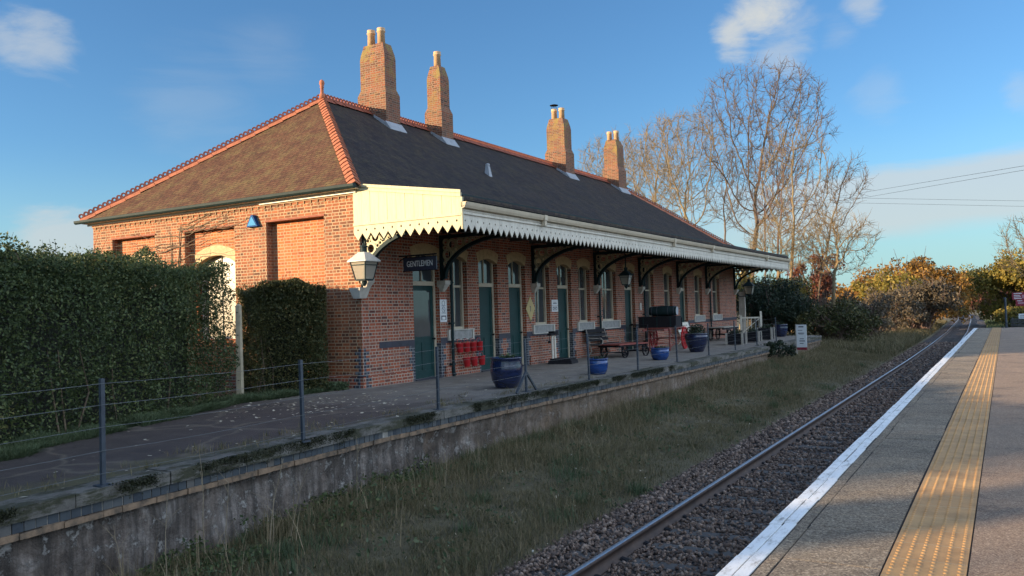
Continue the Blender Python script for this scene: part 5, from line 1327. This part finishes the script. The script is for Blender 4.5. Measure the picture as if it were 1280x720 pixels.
def bare_tree(name, label, tx, Y, boxes, seed, mat='bark', n=1500, step=.42, dk=.75, rtip=.0155, twigs=4, trunk_r=None, grp='bare winter trees behind the station', z0=-.45, bend=0, deep=.8, base=None):
    rg = np.random.default_rng(seed)
    base = base or (at(tx,390,Y).x, Y, z0); t = thing(name, label, 'tree', base, 0, grp)
    B_ = [px_box(b_, Y) for b_ in boxes] if len(boxes[0]) == 4 else boxes
    vol = np.array([b_[2]**2*b_[3] for b_ in B_]); A = []
    for b_, k in zip(B_, vol/vol.sum()):
        m_ = int(n*k*1.5); d = rg.normal(size=(m_,3)); d /= np.linalg.norm(d,axis=1)[:,None]; rr_ = rg.uniform(size=m_)**(1/2.6)
        q = d*rr_[:,None]*np.array([b_[2], b_[2]*deep, b_[3]])+np.array([b_[0], Y, b_[1]])
        kp = np.array([mn.noise((x*.33+seed, y*.33, z*.33))+.5*mn.noise((x*.9, y*.9+seed, z*.9)) > -.22 for x, y, z in q]); A.append(q[kp])
    A = np.concatenate(A)-np.array(base); A = A[A[:,2] > .4]
    c0 = B_[0]; fx = c0[0]-base[0]; zb = max(1.2, min(b_[1]-b_[3]*.75 for b_ in B_)-base[2]); tr = []; m_ = max(4, int(zb/step)); w = rg.normal(0,.05,(m_+1,2)).cumsum(0)
    for i in range(m_+1):
        u = i/m_; tr.append((fx*(.45*u*u if not bend else bend*u*u)+w[i,0]*.5, w[i,1]*.5, -.3+(zb+.3)*u))
    pos, par = grow_crown(A, tr, step, dk, rg)
    N_ = len(pos); kids = [[] for _ in range(N_)]
    for i, p_ in enumerate(par):
        if p_ >= 0: kids[p_].append(i)
    rad = np.zeros(N_); E = 2.3; acc = np.zeros(N_); tips = np.zeros(N_, int)
    for i in range(N_-1, -1, -1):
        if not kids[i]: acc[i] = rtip**E; tips[i] = 1
        rad[i] = acc[i]**(1/E)
        if par[i] >= 0: acc[par[i]] += acc[i]; tips[par[i]] += tips[i]
    if trunk_r: rad = np.where(rad > rtip*2, rtip*2+(rad-rtip*2)*(trunk_r-rtip*2)/(rad[0]-rtip*2), rad)
    rad[:3] *= np.array([1.35,1.18,1.06])
    thick, thin, main = [], [], []
    stack = [(0, None)]
    while stack:
        i, pre = stack.pop(); ch = [pre, i] if pre is not None else [i]
        while kids[i]:
            ks = sorted(kids[i], key=lambda k: -rad[k])
            for k in ks[1:]: stack.append((k, i))
            i = ks[0]; ch.append(i)
        if len(ch) < 2: continue
        pts = pos[ch]; r_i = rad[ch].copy()
        if pre is not None: r_i[0] = r_i[1]
        if pre is None: main.append((pts, r_i))
        else: (thick if r_i[0] > .05 else thin).append((pts, r_i))
    # fine twigs along the outer branches
    tw = []
    for i in range(len(trunk_ids(tr)), N_):
        if tips[i] > 6: continue
        d0 = pos[i]-pos[par[i]]; d0 /= np.linalg.norm(d0)+1e-9
        for k in range(rg.integers(twigs, twigs+2)):
            d = d0*.9+rg.normal(0,.55,3)+np.array([0,0,.15]); d /= np.linalg.norm(d); L = rg.uniform(.3,.95); p1 = pos[i]+d*L*.55; d2 = d+rg.normal(0,.3,3)+np.array([0,0,.12]); p2 = p1+d2/np.linalg.norm(d2)*L*.5
            tw.append((np.array([pos[i], p1, p2]), np.array([rtip*.72, rtip*.6, rtip*.35])))
    V, Fq = tubes_np(main, 9); np_mesh('trunk', V, Fq, M[mat], t, True)
    V1, F1 = tubes_np(thick, 6); V2, F2 = tubes_np(thin+tw, 3)
    if len(V1): V2 = np.concatenate([V1, V2]); F2 = np.concatenate([F1, F2+len(V1)])
    np_mesh('crown', V2, F2, M[mat], t); return t
def trunk_ids(tr): return range(len(tr))
def gp(x, Y):    # ground point under picture column x (1280-wide photo) at distance Y
    p = at(x, 390, Y); return (p.x, Y, -.45)
BT = [('tallest bare tree, its single trunk rising well above all the others',938,68,[(866,1044,56,250),(885,1010,190,305)],3,'bark',2600,.40,.72),
 ('broad bare tree with a thick dark forked trunk left of the tallest tree',878,62,[(792,908,128,250),(805,895,210,315)],8,'bark_pale',1700,.42,.70),
 ('pale fuzzy bare tree furthest left, behind the last chimney',768,78,[(722,815,150,275)],21,'bark_pale',1300,.45,.80),
 ('bare tree between the pale fuzzy one and the broad forked one',822,72,[(772,872,140,285)],34,'bark_pale',1300,.45,.80),
 ('faint pale tree seen through the others, right of the last chimney',796,92,[(748,852,156,280)],121,'bark_pale',1000,.5,.95),
 ('pale tree behind the broad forked one with an even rounded crown',856,86,[(815,918,122,270)],122,'bark_pale',1100,.5,.95),
 ('faint bare tree at the left end of the group, touching the last chimney',742,94,[(716,778,166,265)],123,'bark_pale',700,.5,.95),
 ('thin bare tree standing close behind the tallest trunk on its right',958,80,[(918,1002,165,290)],124,'bark_dark',900,.5,.90),
 ('upright bare tree with reddish twigs just right of the tallest trunk',972,64,[(938,1022,170,305)],45,'bark_dark',1200,.40,.72),
 ('pale barked tree with a thick sunlit trunk above the end of the canopy',990,60,[(950,1048,135,310)],52,'bark_pale',1500,.40,.72),
 ('bare tree with a slim straight trunk behind the far hip of the roof',908,75,[(868,948,165,295)],66,'bark',1000,.45,.85),
 ('bare tree leaning right with its crown arched out to the side',1018,60,[(1030,1090,192,262),(1008,1062,225,300)],71,'bark',850,.36,.62),
 ('low pale tree spreading many thin sunlit branches right of the canopy',1042,57,[(996,1096,258,352)],83,'bark_pale',1500,.30,.48),
 ('small bare tree with pale twigs low in front of the thick trunk',972,57,[(934,1012,268,350)],91,'bark_pale',1100,.30,.48)]
for lb, tx, Y_, bx_, sd_, mt_, n_, st_, dk_ in BT: bare_tree('bare_tree', lb, tx, Y_, bx_, sd_, mt_, n_, st_, dk_)
bare_tree('bare_tree', 'bare tree at the right edge of the photo above the yellow trees', 1282, 70, [(1244,1326,264,360)], 97, 'bark_pale', 1100, .38, .62, grp=None, z0=-.8)
ft = thing('ivy_trunk', 'pale yellowish lichened trunk lit by the sun just beyond the canopy end', 'tree', (at(930,400,58.5).x,58.5,-.3))
MB().tube([(0,0,0),(.03,0,1.2),(-.03,0,2.4),(.05,0,4.0),(.12,0,4.6)], [.36,.31,.28,.24,.12], 10).build('trunk', paint('yellow_lichen_bark', (.40,.29,.12), .9, vary=.5, scale=3, bmp=.6), ft)
q = MB(); rr = random.Random(2)
for i in range(26):
    z = rr.uniform(2.2,4.4); a = rr.uniform(0,2*pi); L = rr.uniform(.8,2.4); d = Vector((math.cos(a),math.sin(a),.7)).normalized(); p = Vector((.05,0,z)); pts = [p]
    for k in range(4): d = (d+Vector((rr.gauss(0,.2),rr.gauss(0,.2),rr.gauss(0,.12)))).normalized(); p = p+d*L/4; pts.append(p)
    q.tube(pts, [.045,.035,.025,.016,.01], 4, False)
q.build('crown', M['bark_pale'], ft)

def shrub(name, label, c, r, n, size, mat, seed=1, clumps=30, cat='shrub', grp=None, twigs=60, hollow=.35, squash=1.0, twig_mat='bark_dark'):
    """uneven crown of leaf clumps on a fan of stems; c = ground point, r = (rx,ry,height)"""
    t = thing(name, label, cat, c, 0, grp); rg = np.random.default_rng(seed)
    d = rg.normal(size=(clumps,3)); d /= np.linalg.norm(d,axis=1)[:,None]; d[:,2] = np.abs(d[:,2])*.9-.05
    cc = d*np.array([r[0],r[1],r[2]*.5])*rg.uniform(.45,.98,clumps)[:,None]+np.array([0,0,r[2]*.42]); cc[:,2] = np.where(rg.uniform(size=clumps) < .25, rg.uniform(.05,.4,clumps)*r[2], cc[:,2])
    cr = rg.uniform(.18,.36,clumps)*min(r[0],r[2])
    k = rg.integers(0, clumps, n); dd = rg.normal(size=(n,3)); dd /= np.linalg.norm(dd,axis=1)[:,None]
    pts = cc[k]+dd*(cr[k]*(hollow+(1-hollow)*rg.uniform(size=n))**.8)[:,None]*np.array([1,1,.85])
    pts[:,2] = np.maximum(pts[:,2], .03)
    leaves('foliage', pts, size, M[mat], t)
    q = MB(); rr = random.Random(seed)
    for i in range(twigs):
        e = cc[rr.randrange(clumps)]*rr.uniform(.8,1.15); p0 = Vector((rr.uniform(-.25,.25)*r[0],rr.uniform(-.25,.25)*r[1],0)); e = Vector(e); e.z = max(e.z,.3)
        mid = p0.lerp(e,.5)+Vector((rr.gauss(0,.1),rr.gauss(0,.1),.12*r[2])); e2 = e+Vector((rr.gauss(0,.15)*r[0]*.4,rr.gauss(0,.15)*r[1]*.4,rr.uniform(.05,.22)*r[2]))
        w = .006*r[2]+.008; q.tube([p0,p0.lerp(mid,.5)+Vector((rr.gauss(0,.04),rr.gauss(0,.04),0)),mid,e,e2], [w*1.6,w*1.3,w,w*.7,w*.25], 4, False)
    q.build('stems', M[twig_mat], t)['kind'] = 'stuff'; return t
def gpx(x, Y, z=-.5): p = at(x, 390, Y); return (p.x, Y, z)
shrub('dark_shrub', 'dense dark evergreen shrub behind the white gate with a sunlit top', gpx(966,52.5,-.3), (2.8,1.7,3.9), 22000, .065, 'darkgreen', 4, 70, twigs=90)
shrub('dark_shrub', 'golden leaves standing in for the sunlit top of the dark evergreen', gpx(962,55,-.3), (3.0,1.3,5.0), 13000, .075, 'yellow', 5, 60, twigs=120)  # added golden leaves stand in for sunlight on the dark shrub's top
shrub('bramble', 'low dark bramble beside the white trackside notice', gpx(1040,52,-.5), (2.5,1.8,2.5), 8000, .075, 'hedge2', 6, 40, 'bramble', twigs=110)
shrub('bramble', 'brown twiggy thicket under the leaning bare tree', gpx(1075,60,-.6), (2.8,2.2,3.2), 8000, .085, 'greybush', 7, 44, 'thicket', twigs=130)
shrub('bramble', 'ivy clump hanging over the far end of the platform wall', (-8.25,35.2,-.75), (.75,1.1,1.15), 3000, .045, 'darkgreen', 8, 22, 'bramble', twigs=30)
shrub('bramble', 'straw coloured bramble low in front of the grey brown thicket', gpx(1088,66,-.75), (2.0,1.6,1.5), 4500, .07, 'straw', 9, 26, 'bramble', twigs=90)
shrub('autumn_bush', 'tallest orange leaved bush behind the twiggy grey one', gpx(1135,92,-.7), (5.2,3.5,7.3), 15000, .15, 'orange', 12, 60, 'bush', twigs=70)
shrub('autumn_bush', 'pale golden bush at the left end of the far thicket', gpx(1112,84,-.7), (3.2,2.4,6.2), 7000, .14, 'yellow', 13, 40, 'bush', twigs=60)
shrub('autumn_bush', 'grey brown twiggy bush in front of the orange one', gpx(1150,78,-.7), (3.3,2.4,4.6), 13000, .10, 'greybush', 14, 60, 'bush', twigs=170)
shrub('autumn_bush', 'brown bush with bare twigs left of the grey brown one', gpx(1108,72,-.7), (2.6,2.0,3.6), 9000, .09, 'greybush', 15, 46, 'bush', twigs=140)
shrub('dark_shrub', 'rounded dark green bush beside the bend of the track', gpx(1182,150,-.8), (3.2,2.6,6.2), 9000, .14, 'darkgreen', 16, 36, twigs=30)
shrub('autumn_bush', 'orange bush just left of the bend of the track', gpx(1170,118,-.8), (3.0,3,5.6), 8000, .17, 'orange', 17, 44, 'bush', twigs=40)
shrub('autumn_tree', 'orange green tree straight above the far end of the track', gpx(1222,240,-1), (8,5,12), 14000, .24, 'yellow', 18, 60, 'tree', twigs=60)
shrub('autumn_tree', 'orange tree left of the far end of the track', gpx(1198,215,-1), (4.6,4,7.6), 9000, .25, 'orange', 19, 44, 'tree', twigs=40)
shrub('autumn_bush', 'reddish bush low above the far end of the track', gpx(1204,232,-1), (6.4,3,7.0), 8000, .2, 'russet', 20, 40, 'bush', twigs=60)
shrub('autumn_bush', 'pinkish brown bush right of the far end of the track', gpx(1258,160,-1), (3.6,3,4.4), 8000, .2, 'russet', 21, 40, 'bush', twigs=60)
shrub('autumn_tree', 'large yellow leaved tree beyond the end of the near platform', (2.0,98,-1), (5.2,4,8.0), 22000, .15, 'yellow', 22, 80, 'tree', twigs=90)
shrub('autumn_tree', 'orange yellow tree at the right edge behind the maroon sign', (8.0,90,-1), (5,4,7.6), 16000, .15, 'orange', 23, 60, 'tree', twigs=60)
shrub('autumn_bush', 'green and yellow bush behind the slim pole', (1.2,70,-1), (1.8,1.8,2.7), 9000, .085, 'yellow', 24, 40, 'bush', twigs=50)
shrub('dark_shrub', 'low dark green bush behind the boarded fence', (1.6,61,-1), (2.4,1.2,1.6), 6000, .07, 'hedge2', 25, 30, twigs=40)
shrub('autumn_bush', 'small dry brown bush beside the platform ramp', (-1.35,58,-1.1), (.7,.7,.95), 1800, .05, 'russet', 26, 16, 'bush', twigs=60)
shrub('russet_tree', 'small tree with dark red leaves behind the pale spreading tree', gpx(1022,62,-.4), (1.9,1.6,7.4), 5200, .085, 'russet', 27, 34, 'tree', twigs=60)
# far woodland closing the horizon: one mass
C_ = []
for x in np.arange(-140,120,5.0):
    C_.append(ball_pts(650, (x+random.uniform(-2,2), 275+random.uniform(-10,10), 3.0), (5,4,random.uniform(3.5,6)), .3))
wl = leaves('far_woodland', np.concatenate(C_), .5, M['orange']); struct(wl, 'stuff')

# ------------------------------------------------------------------ hedge beside the old platform
def inset(P, d):
    n = len(P); out = []
    for i in range(n):
        a, b_, c2 = P[i-1], P[i], P[(i+1)%n]
        e0 = (b_-a)/np.linalg.norm(b_-a); e1 = (c2-b_)/np.linalg.norm(c2-b_)
        s_ = 1 if (P[1][0]-P[0][0])*(P[2][1]-P[1][1])-(P[1][1]-P[0][1])*(P[2][0]-P[1][0]) > 0 else -1
        n0 = np.array([-e0[1],e0[0]])*s_; n1 = np.array([-e1[1],e1[0]])*s_
        m_ = (n0+n1); m_ /= max(.5, (m_@n0)); out.append(b_+m_*d)
    return np.array(out)
def hedge(name, label, poly, h, n, seed, mat, size, lump=.30, cat='hedge', core_in=.72, toph=None):
    """clipped hedge on a ground outline; leaves fill an uneven shell over a dark inner mass"""
    cx = sum(p[0] for p in poly)/len(poly); cy = sum(p[1] for p in poly)/len(poly)
    t = thing(name, label, cat, (cx,cy,0)); rg = np.random.default_rng(seed)
    P = np.array(poly)-np.array([cx,cy]); Q = np.roll(P,-1,0); seg = np.linalg.norm(Q-P,axis=1); cum = np.cumsum(seg)/seg.sum()
    nside = int(n*.62); e = np.searchsorted(cum, rg.uniform(size=nside)); f = rg.uniform(size=nside)[:,None]
    xy = P[e]*(1-f)+Q[e]*f; ccw = sum(a[0]*b_[1]-a[1]*b_[0] for a, b_ in zip(P,Q)) > 0; nrm = np.stack([(Q-P)[e][:,1], -(Q-P)[e][:,0]],1)*(1 if ccw else -1); nrm /= np.linalg.norm(nrm,axis=1)[:,None]
    z = rg.uniform(0,1,nside)**.85*h
    lo, hi = P.min(0), P.max(0)
    def nz_(a,b_,c_): return np.array([mn.noise((x*.9+seed, y*.9, zz*1.1))+.6*mn.noise((x*2.6, y*2.6+seed, zz*2.8)) for x, y, zz in zip(a,b_,c_)])
    off = nz_(xy[:,0],xy[:,1],z)*lump*.8-rg.exponential(.22,nside)
    off -= .35*np.clip(z/h-.72,0,1)/.28*.8                       # shoulders round in
    S = np.concatenate([xy+nrm*off[:,None], z[:,None]],1)
    ntop = n-nside; pts = []
    import itertools
    def inside(p):
        s = 0
        for a, b_ in zip(P, Q):
            s += ((b_[0]-a[0])*(p[1]-a[1])-(b_[1]-a[1])*(p[0]-a[0]) > 0)
        return s in (0, len(P))
    while len(pts) < ntop:
        p = rg.uniform(lo, hi)
        if inside(p): pts.append(p)
    pts = np.array(pts); zt = h+nz_(pts[:,0],pts[:,1],np.full(ntop,9.0))*lump*1.1-rg.exponential(.2,ntop)
    T = np.concatenate([pts, zt[:,None]],1)
    sp = pts[rg.integers(0,ntop,int(n*.012))]; spz = h+rg.exponential(.12,len(sp)); T2 = np.concatenate([sp+rg.normal(0,.05,sp.shape), spz[:,None]],1)
    T2 = T2[T2[:,2] < h+.16]; C = np.concatenate([S,T,T2]); C[:,2] = np.maximum(C[:,2], .02)
    leaves('foliage', C, size, M[mat], t)
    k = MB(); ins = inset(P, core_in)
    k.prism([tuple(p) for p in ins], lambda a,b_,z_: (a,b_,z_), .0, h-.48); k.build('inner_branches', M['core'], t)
    # shoots that stand out of the top and stems at the foot
    q = MB(); rr = random.Random(seed)
    for i in range(90):
        p = pts[rr.randrange(ntop)]; z0 = h-.2; L = rr.uniform(.25,.62); d = Vector((rr.gauss(0,.18),rr.gauss(0,.18),1)).normalized(); a = Vector((p[0],p[1],z0)); q.tube([a,a+d*L*.6,a+d*L+Vector((rr.gauss(0,.05),rr.gauss(0,.05),0))],[.006,.004,.002],3,False)
    for i in range(14):
        j = rr.randrange(nside); a = Vector((xy[j][0]-nrm[j][0]*.15,xy[j][1]-nrm[j][1]*.15,0)); q.tube([a,a+Vector((rr.gauss(0,.1),rr.gauss(0,.1),.6)),a+Vector((rr.gauss(0,.2),rr.gauss(0,.2),1.3))],[.018,.012,.006],4,False)
    q.build('stems', M['bark'], t)['kind'] = 'stuff'; return t
hedge('hedge', 'tall dense clipped hedge filling the left edge of the photo', [(-10.6,3.0),(-14.42,12.72),(-17.6,11.4),(-14.0,2.2)], 2.82, 230000, 3, 'hedge', .0255, .36)
hedge('hedge', 'square cut bush against the end wall between the pale post and the corner', [(-15.75,13.9),(-14.55,13.25),(-13.30,14.35),(-14.0,15.05),(-15.9,15.05)], 2.38, 90000, 9, 'hedge2', .024, .26, core_in=.45)
# taller growth further left and behind, which keeps the low sun off the platforms
for i, (x, y, h, rx, nl) in enumerate([(-24.5,9,3.6,3.2,11000),(-24.5,4.5,3.6,3.2,11000),(-24.5,0,4.1,3.2,11000),(-24,-4.5,4.2,3.2,11000),(-22.3,-11.5,9.0,3.4,26000),(-25.0,-16.0,4.6,2.6,6500)]):
    shrub('hedgerow_bush', ['sprawling hedgerow bush nearest the station gable','second hedgerow bush from the station gable','third hedgerow bush from the station gable','fourth hedgerow bush from the station gable','tall hedgerow bush beyond the four lower ones','thin hedgerow bush at the end of the row'][i], (x,y,-.1), (rx,2.4,h*.86), nl, .11, 'hedge2', 40+i, 60, 'bush', 'hedgerow bushes to the left', twigs=40)
for i, (x, y, h, w_) in enumerate([(-21.0,-15.3,7.8,.55),(-21.4,-17.0,7.6,.8),(-20.8,-18.9,8.2,.6),(-21.2,-20.3,7.9,.75),(-20.9,-22.4,8.3,.9),(-21.1,-24.6,8.0,.8)]):
    shrub('slim_tree', ['slim upright hedgerow tree nearest the tall bush','broader slim tree next to the first one','thin slim tree, third along the row','slim tree, fourth along the row','stout slim tree, second from the end of the row','slim tree at the end of the row by the railway'][i], (x,y,-.1), (w_,w_,h), 5200, .11, 'hedge2', 60+i, 44, 'tree', 'slim trees to the left', twigs=40)

# ------------------------------------------------------------------ grass, stems, leaves on the ground
def blades(name, P, h, w, mat, lean=.5, curve=.5, parent=None):
    """each blade: a tapering bent strip of two quads folded to a point"""
    n = len(P); az = RNG.uniform(0,2*pi,n); ln = np.abs(RNG.normal(0,lean,n)); d = np.stack([np.cos(az),np.sin(az)],1)
    s = np.stack([-np.sin(az+RNG.normal(0,.6,n)),np.cos(az+RNG.normal(0,.6,n))],1)*(w*RNG.uniform(.6,1.3,n))[:,None]
    h = h*RNG.uniform(.45,1.35,n) if not hasattr(h,'__len__') else np.asarray(h)
    def lvl(t, ws):
        o = d*(ln*h*(t*.5+curve*t*t))[:,None]; c = np.concatenate([P[:,:2]+o, (P[:,2]+h*t*(1-.25*t*np.minimum(ln,1)))[:,None]],1)
        return c-np.pad(s*ws,((0,0),(0,1))), c+np.pad(s*ws,((0,0),(0,1)))
    a0,a1 = lvl(0,1); b0,b1 = lvl(.5,.75); c0,c1 = lvl(1,.12)
    V = np.stack([a0,a1,b1,b0,c1,c0],1).reshape(-1,3); k = np.arange(n)[:,None]*6
    Fq = np.concatenate([k+np.array([0,1,2,3]), k+np.array([3,2,4,5])],1).reshape(-1,4)
    return np_mesh(name, V, Fq, mat, parent)
def verge_pts(n, y0, y1, x_in=None, pw=1.0):
    y = y0+(y1-y0)*RNG.uniform(size=n)**pw; t = RNG.uniform(size=n)
    lo = np.array([edge(v)+.08 if v < 45.5 else lrail(v)-4.5 for v in y]); hi = np.array([lrail(v)-1.0 for v in y])+RNG.normal(0,.12,n)
    x = lo+(hi-lo)*t; return x, y, t
G_ = []
x, y, t = verge_pts(230000, 3.0, 60, pw=1.7)
keep = (t < .93)|(RNG.uniform(size=len(x)) < .4); x, y, t = x[keep], y[keep], t[keep]
z = np.array([ground_z(a, b_) for a, b_ in zip(x, y)])-.01
patch = np.array([.5+.8*mn.noise((a*.7+5, b_*.5, 1))+.6*mn.noise((a*2.5, b_*2.2, 7)) for a, b_ in zip(x, y)]).clip(.0,1.4)
hh = (.030+.105*patch)*RNG.uniform(.4,1.4,len(x))*(1+.9*np.exp(-t*5))*(1+y/90)
struct(blades('grass', np.stack([x,y,z],1), hh, .0042*1, M['grass'], .7, .6), 'stuff')
# greener coarse tufts by the wall and scattered
tx = []
for i in range(95):
    yy0 = 3.5+34*random.random()**1.6; tt = random.random()**1.8
    xx0 = edge(yy0)+.1+tt*(lrail(yy0)-1.2-edge(yy0)); m_ = random.randint(60,190); s_ = random.uniform(.06,.20)
    tx.append(np.stack([RNG.normal(xx0,s_,m_),RNG.normal(yy0,s_*1.2,m_)],1))
tx = np.concatenate(tx); tx = tx[np.array([a > edge(b_)+.05 for a, b_ in tx])]
struct(blades('green_tufts', np.concatenate([tx,np.array([[ground_z(a,b_)] for a,b_ in tx])],1), .17, .006, M['greengrass'], .6, .6), 'stuff')
# broad low leaves (dock, clover) in the verge
n = 5200; x, y, t = verge_pts(n, 3.2, 24, pw=1.5); kp = np.array([mn.noise((a*1.3+9, b_*1.1, 4)) > .12 for a, b_ in zip(x, y)]); x, y = x[kp], y[kp]
struct(leaves('verge_weeds', np.stack([x,y,np.array([ground_z(a,b_) for a,b_ in zip(x,y)])+RNG.uniform(.02,.11,len(x))],1), .032, M['greengrass']), 'stuff')
# bramble growth at the foot of the platform wall, nearest the camera
n = 9000; y = 5.2+RNG.uniform(size=n)**1.4*6; x = np.array([edge(v) for v in y])+.05+np.abs(RNG.normal(0,.42,n)); kp = np.array([mn.noise((a*1.1, b_*.9, 6)) > -.12 for a,b_ in zip(x,y)]); x, y = x[kp], y[kp]
hz2 = np.array([.10+.34*max(0,.5+mn.noise((b_*.8,3,a))) for a,b_ in zip(x,y)])
struct(leaves('wall_foot_weeds', np.stack([x,y,np.array([ground_z(a,b_) for a,b_ in zip(x,y)])+RNG.uniform(0,1,len(x))*hz2],1), .026, M['hedge']), 'stuff')
# tall dead stems
n = 2600; y = 4.2+RNG.uniform(size=n)**1.2*34; x = np.array([edge(v) for v in y])+.15+np.abs(RNG.normal(0,1.0,n)); x = np.minimum(x, -4.9)
z = np.array([ground_z(a,b_) for a,b_ in zip(x,y)])
struct(blades('dead_stems', np.stack([x,y,z],1), RNG.uniform(.12,.62,n), .0036, M['straw'], .55, .5), 'stuff')
q = MB(); rr = random.Random(12)
for (x, y, h) in ((-7.75,6.35,1.25),(-7.6,6.5,.9),(-7.55,7.1,1.05),(-7.4,7.25,.8),(-7.62,5.25,.62),(-7.5,5.65,.85),(-7.3,6.9,.7),(-7.95,9.1,.8)):
    p = Vector((x,y,ground_z(x,y))); d = Vector((rr.gauss(0,.05),rr.gauss(0,.05),1)); pts = [p]
    for k in range(5): d = (d+Vector((rr.gauss(0,.06),rr.gauss(0,.06),0))).normalized(); p = p+d*h/5; pts.append(p)
    q.tube(pts, [.007,.006,.005,.004,.003,.002], 4)
    for k in range(5):
        a = pts[3].lerp(pts[5], rr.random()); q.tube([a,a+Vector((rr.gauss(0,.1),rr.gauss(0,.1),rr.uniform(.08,.2)))],[.003,.0015],3)
ds = q.build('tall_dead_stems', M['straw_stem'] if 'straw_stem' in M else paint('straw_stalk', (.25,.20,.13), .9, vary=.3)); struct(ds, 'stuff')
# grass strip between hedge and old platform, and weeds on the platform itself
n = 60000; y = RNG.uniform(2.2,14.2,n); x = np.array([backx(v)+.16+.35*mn.noise((v*.9,4,0)) for v in y])-np.abs(RNG.normal(0,.45,n)); kp = np.array([mn.noise((a*1.2,b_*1.2,3)) > -.35 for a,b_ in zip(x,y)]) & (x > -15); x, y = x[kp], y[kp]
struct(blades('garden_grass', np.stack([x,y,np.full(len(x),-.05)],1), .10+.13*np.array([max(0,.4+mn.noise((a*1.6,b_*1.6,8))) for a,b_ in zip(x,y)])*RNG.uniform(.5,1.4,len(x)), .005, M['greengrass'], .8, .7), 'stuff')
n = 2600; y = RNG.uniform(13.3,15.1,n); x = -13.2-np.abs(RNG.normal(0,.7,n)); x = np.maximum(x,-15.5)
struct(leaves('corner_weeds', np.stack([x,y*0+14.95-np.abs(RNG.normal(0,.22,n)),RNG.uniform(-.03,.17,n)],1), .03, M['greengrass']), 'stuff')
tx = []
for i in range(70):
    yy0 = 3+16*random.random(); xx0 = edge(yy0)-.4-abs(random.gauss(0,.35)); m_ = random.randint(8,45); s_ = random.uniform(.03,.10); tx.append(np.stack([RNG.normal(xx0,s_,m_),RNG.normal(yy0,s_*2,m_),np.full(m_,.0)],1))
struct(blades('platform_weeds', np.concatenate(tx), .09, .0032, M['grass'], .7, .7), 'stuff')
# fallen leaves on the platform and in the verge
n = 330; y = RNG.normal(12.2,1.0,n); x = RNG.normal(-11.4,1.1,n); kp = (x > np.array([backx(v) for v in y])+.1) & (x < -8.7); C = np.stack([x,y,np.full(n,.012)],1)[kp]
n = 120; y = RNG.uniform(4,20,n); x = np.array([edge(v) for v in y])-RNG.uniform(.2,4,n); kp = x > np.array([backx(v) for v in y])+.1; C2 = np.stack([x,y,np.full(n,.012)],1)[kp]
C = np.concatenate([C,C2]); n = len(C); az = RNG.uniform(0,2*pi,n); s = RNG.uniform(.018,.05,n); a = np.stack([np.cos(az),np.sin(az),RNG.normal(0,.15,n)],1)*s[:,None]; b_ = np.stack([-np.sin(az),np.cos(az),RNG.normal(0,.15,n)],1)*(s*.6)[:,None]
V = np.stack([C-a,C-b_,C+a,C+b_],1).reshape(-1,3); struct(np_mesh('fallen_leaves', V, np.arange(4*n).reshape(n,4), M['fallen']), 'stuff')
n = 110; x, y, t = verge_pts(n, 3.2, 20, pw=1.5); C = np.stack([x,y,np.array([ground_z(p,r2) for p,r2 in zip(x,y)])+.07],1)
struct(leaves('verge_fallen_leaves', C, .022, M['fallen']), 'stuff')
# rough grass beyond: far verge on both sides
n = 30000; y = 45+RNG.uniform(size=n)*70; x = np.array([lrail(v) for v in y])-1.1-np.abs(RNG.normal(0,2.6,n)); z = np.array([ground_z(a,b_) for a,b_ in zip(x,y)])
struct(blades('far_grass', np.stack([x,y,z],1), .38, .014, M['grass'], .6, .6), 'stuff')
n = 9000; y = 55+RNG.uniform(size=n)*60; x = np.array([lrail(v) for v in y])+2.9+np.abs(RNG.normal(0,2.6,n)); z = np.full(n,-1.1)
struct(blades('far_grass_right', np.stack([x,y,z],1), .38, .014, M['greengrass'], .6, .6), 'stuff').name = 'verge_grass'

mp_ = []
for i in range(1500):
    y = 3.0+20*random.random()**1.3
    if mn.noise((y*1.1, 1.7, 0)) < -.16: continue
    m_ = random.randint(20,70); s_ = random.uniform(.02,.05); zz = -abs(random.gauss(0,.045)); xx = edge(y)+.004
    mp_.append(np.stack([np.minimum(RNG.normal(xx,.012,m_), xx+.03), RNG.normal(y,s_*1.6,m_), np.minimum(RNG.normal(zz,s_*.7,m_), .02)],1))
struct(leaves('coping_moss', np.concatenate(mp_), .010, M['moss']), 'stuff')
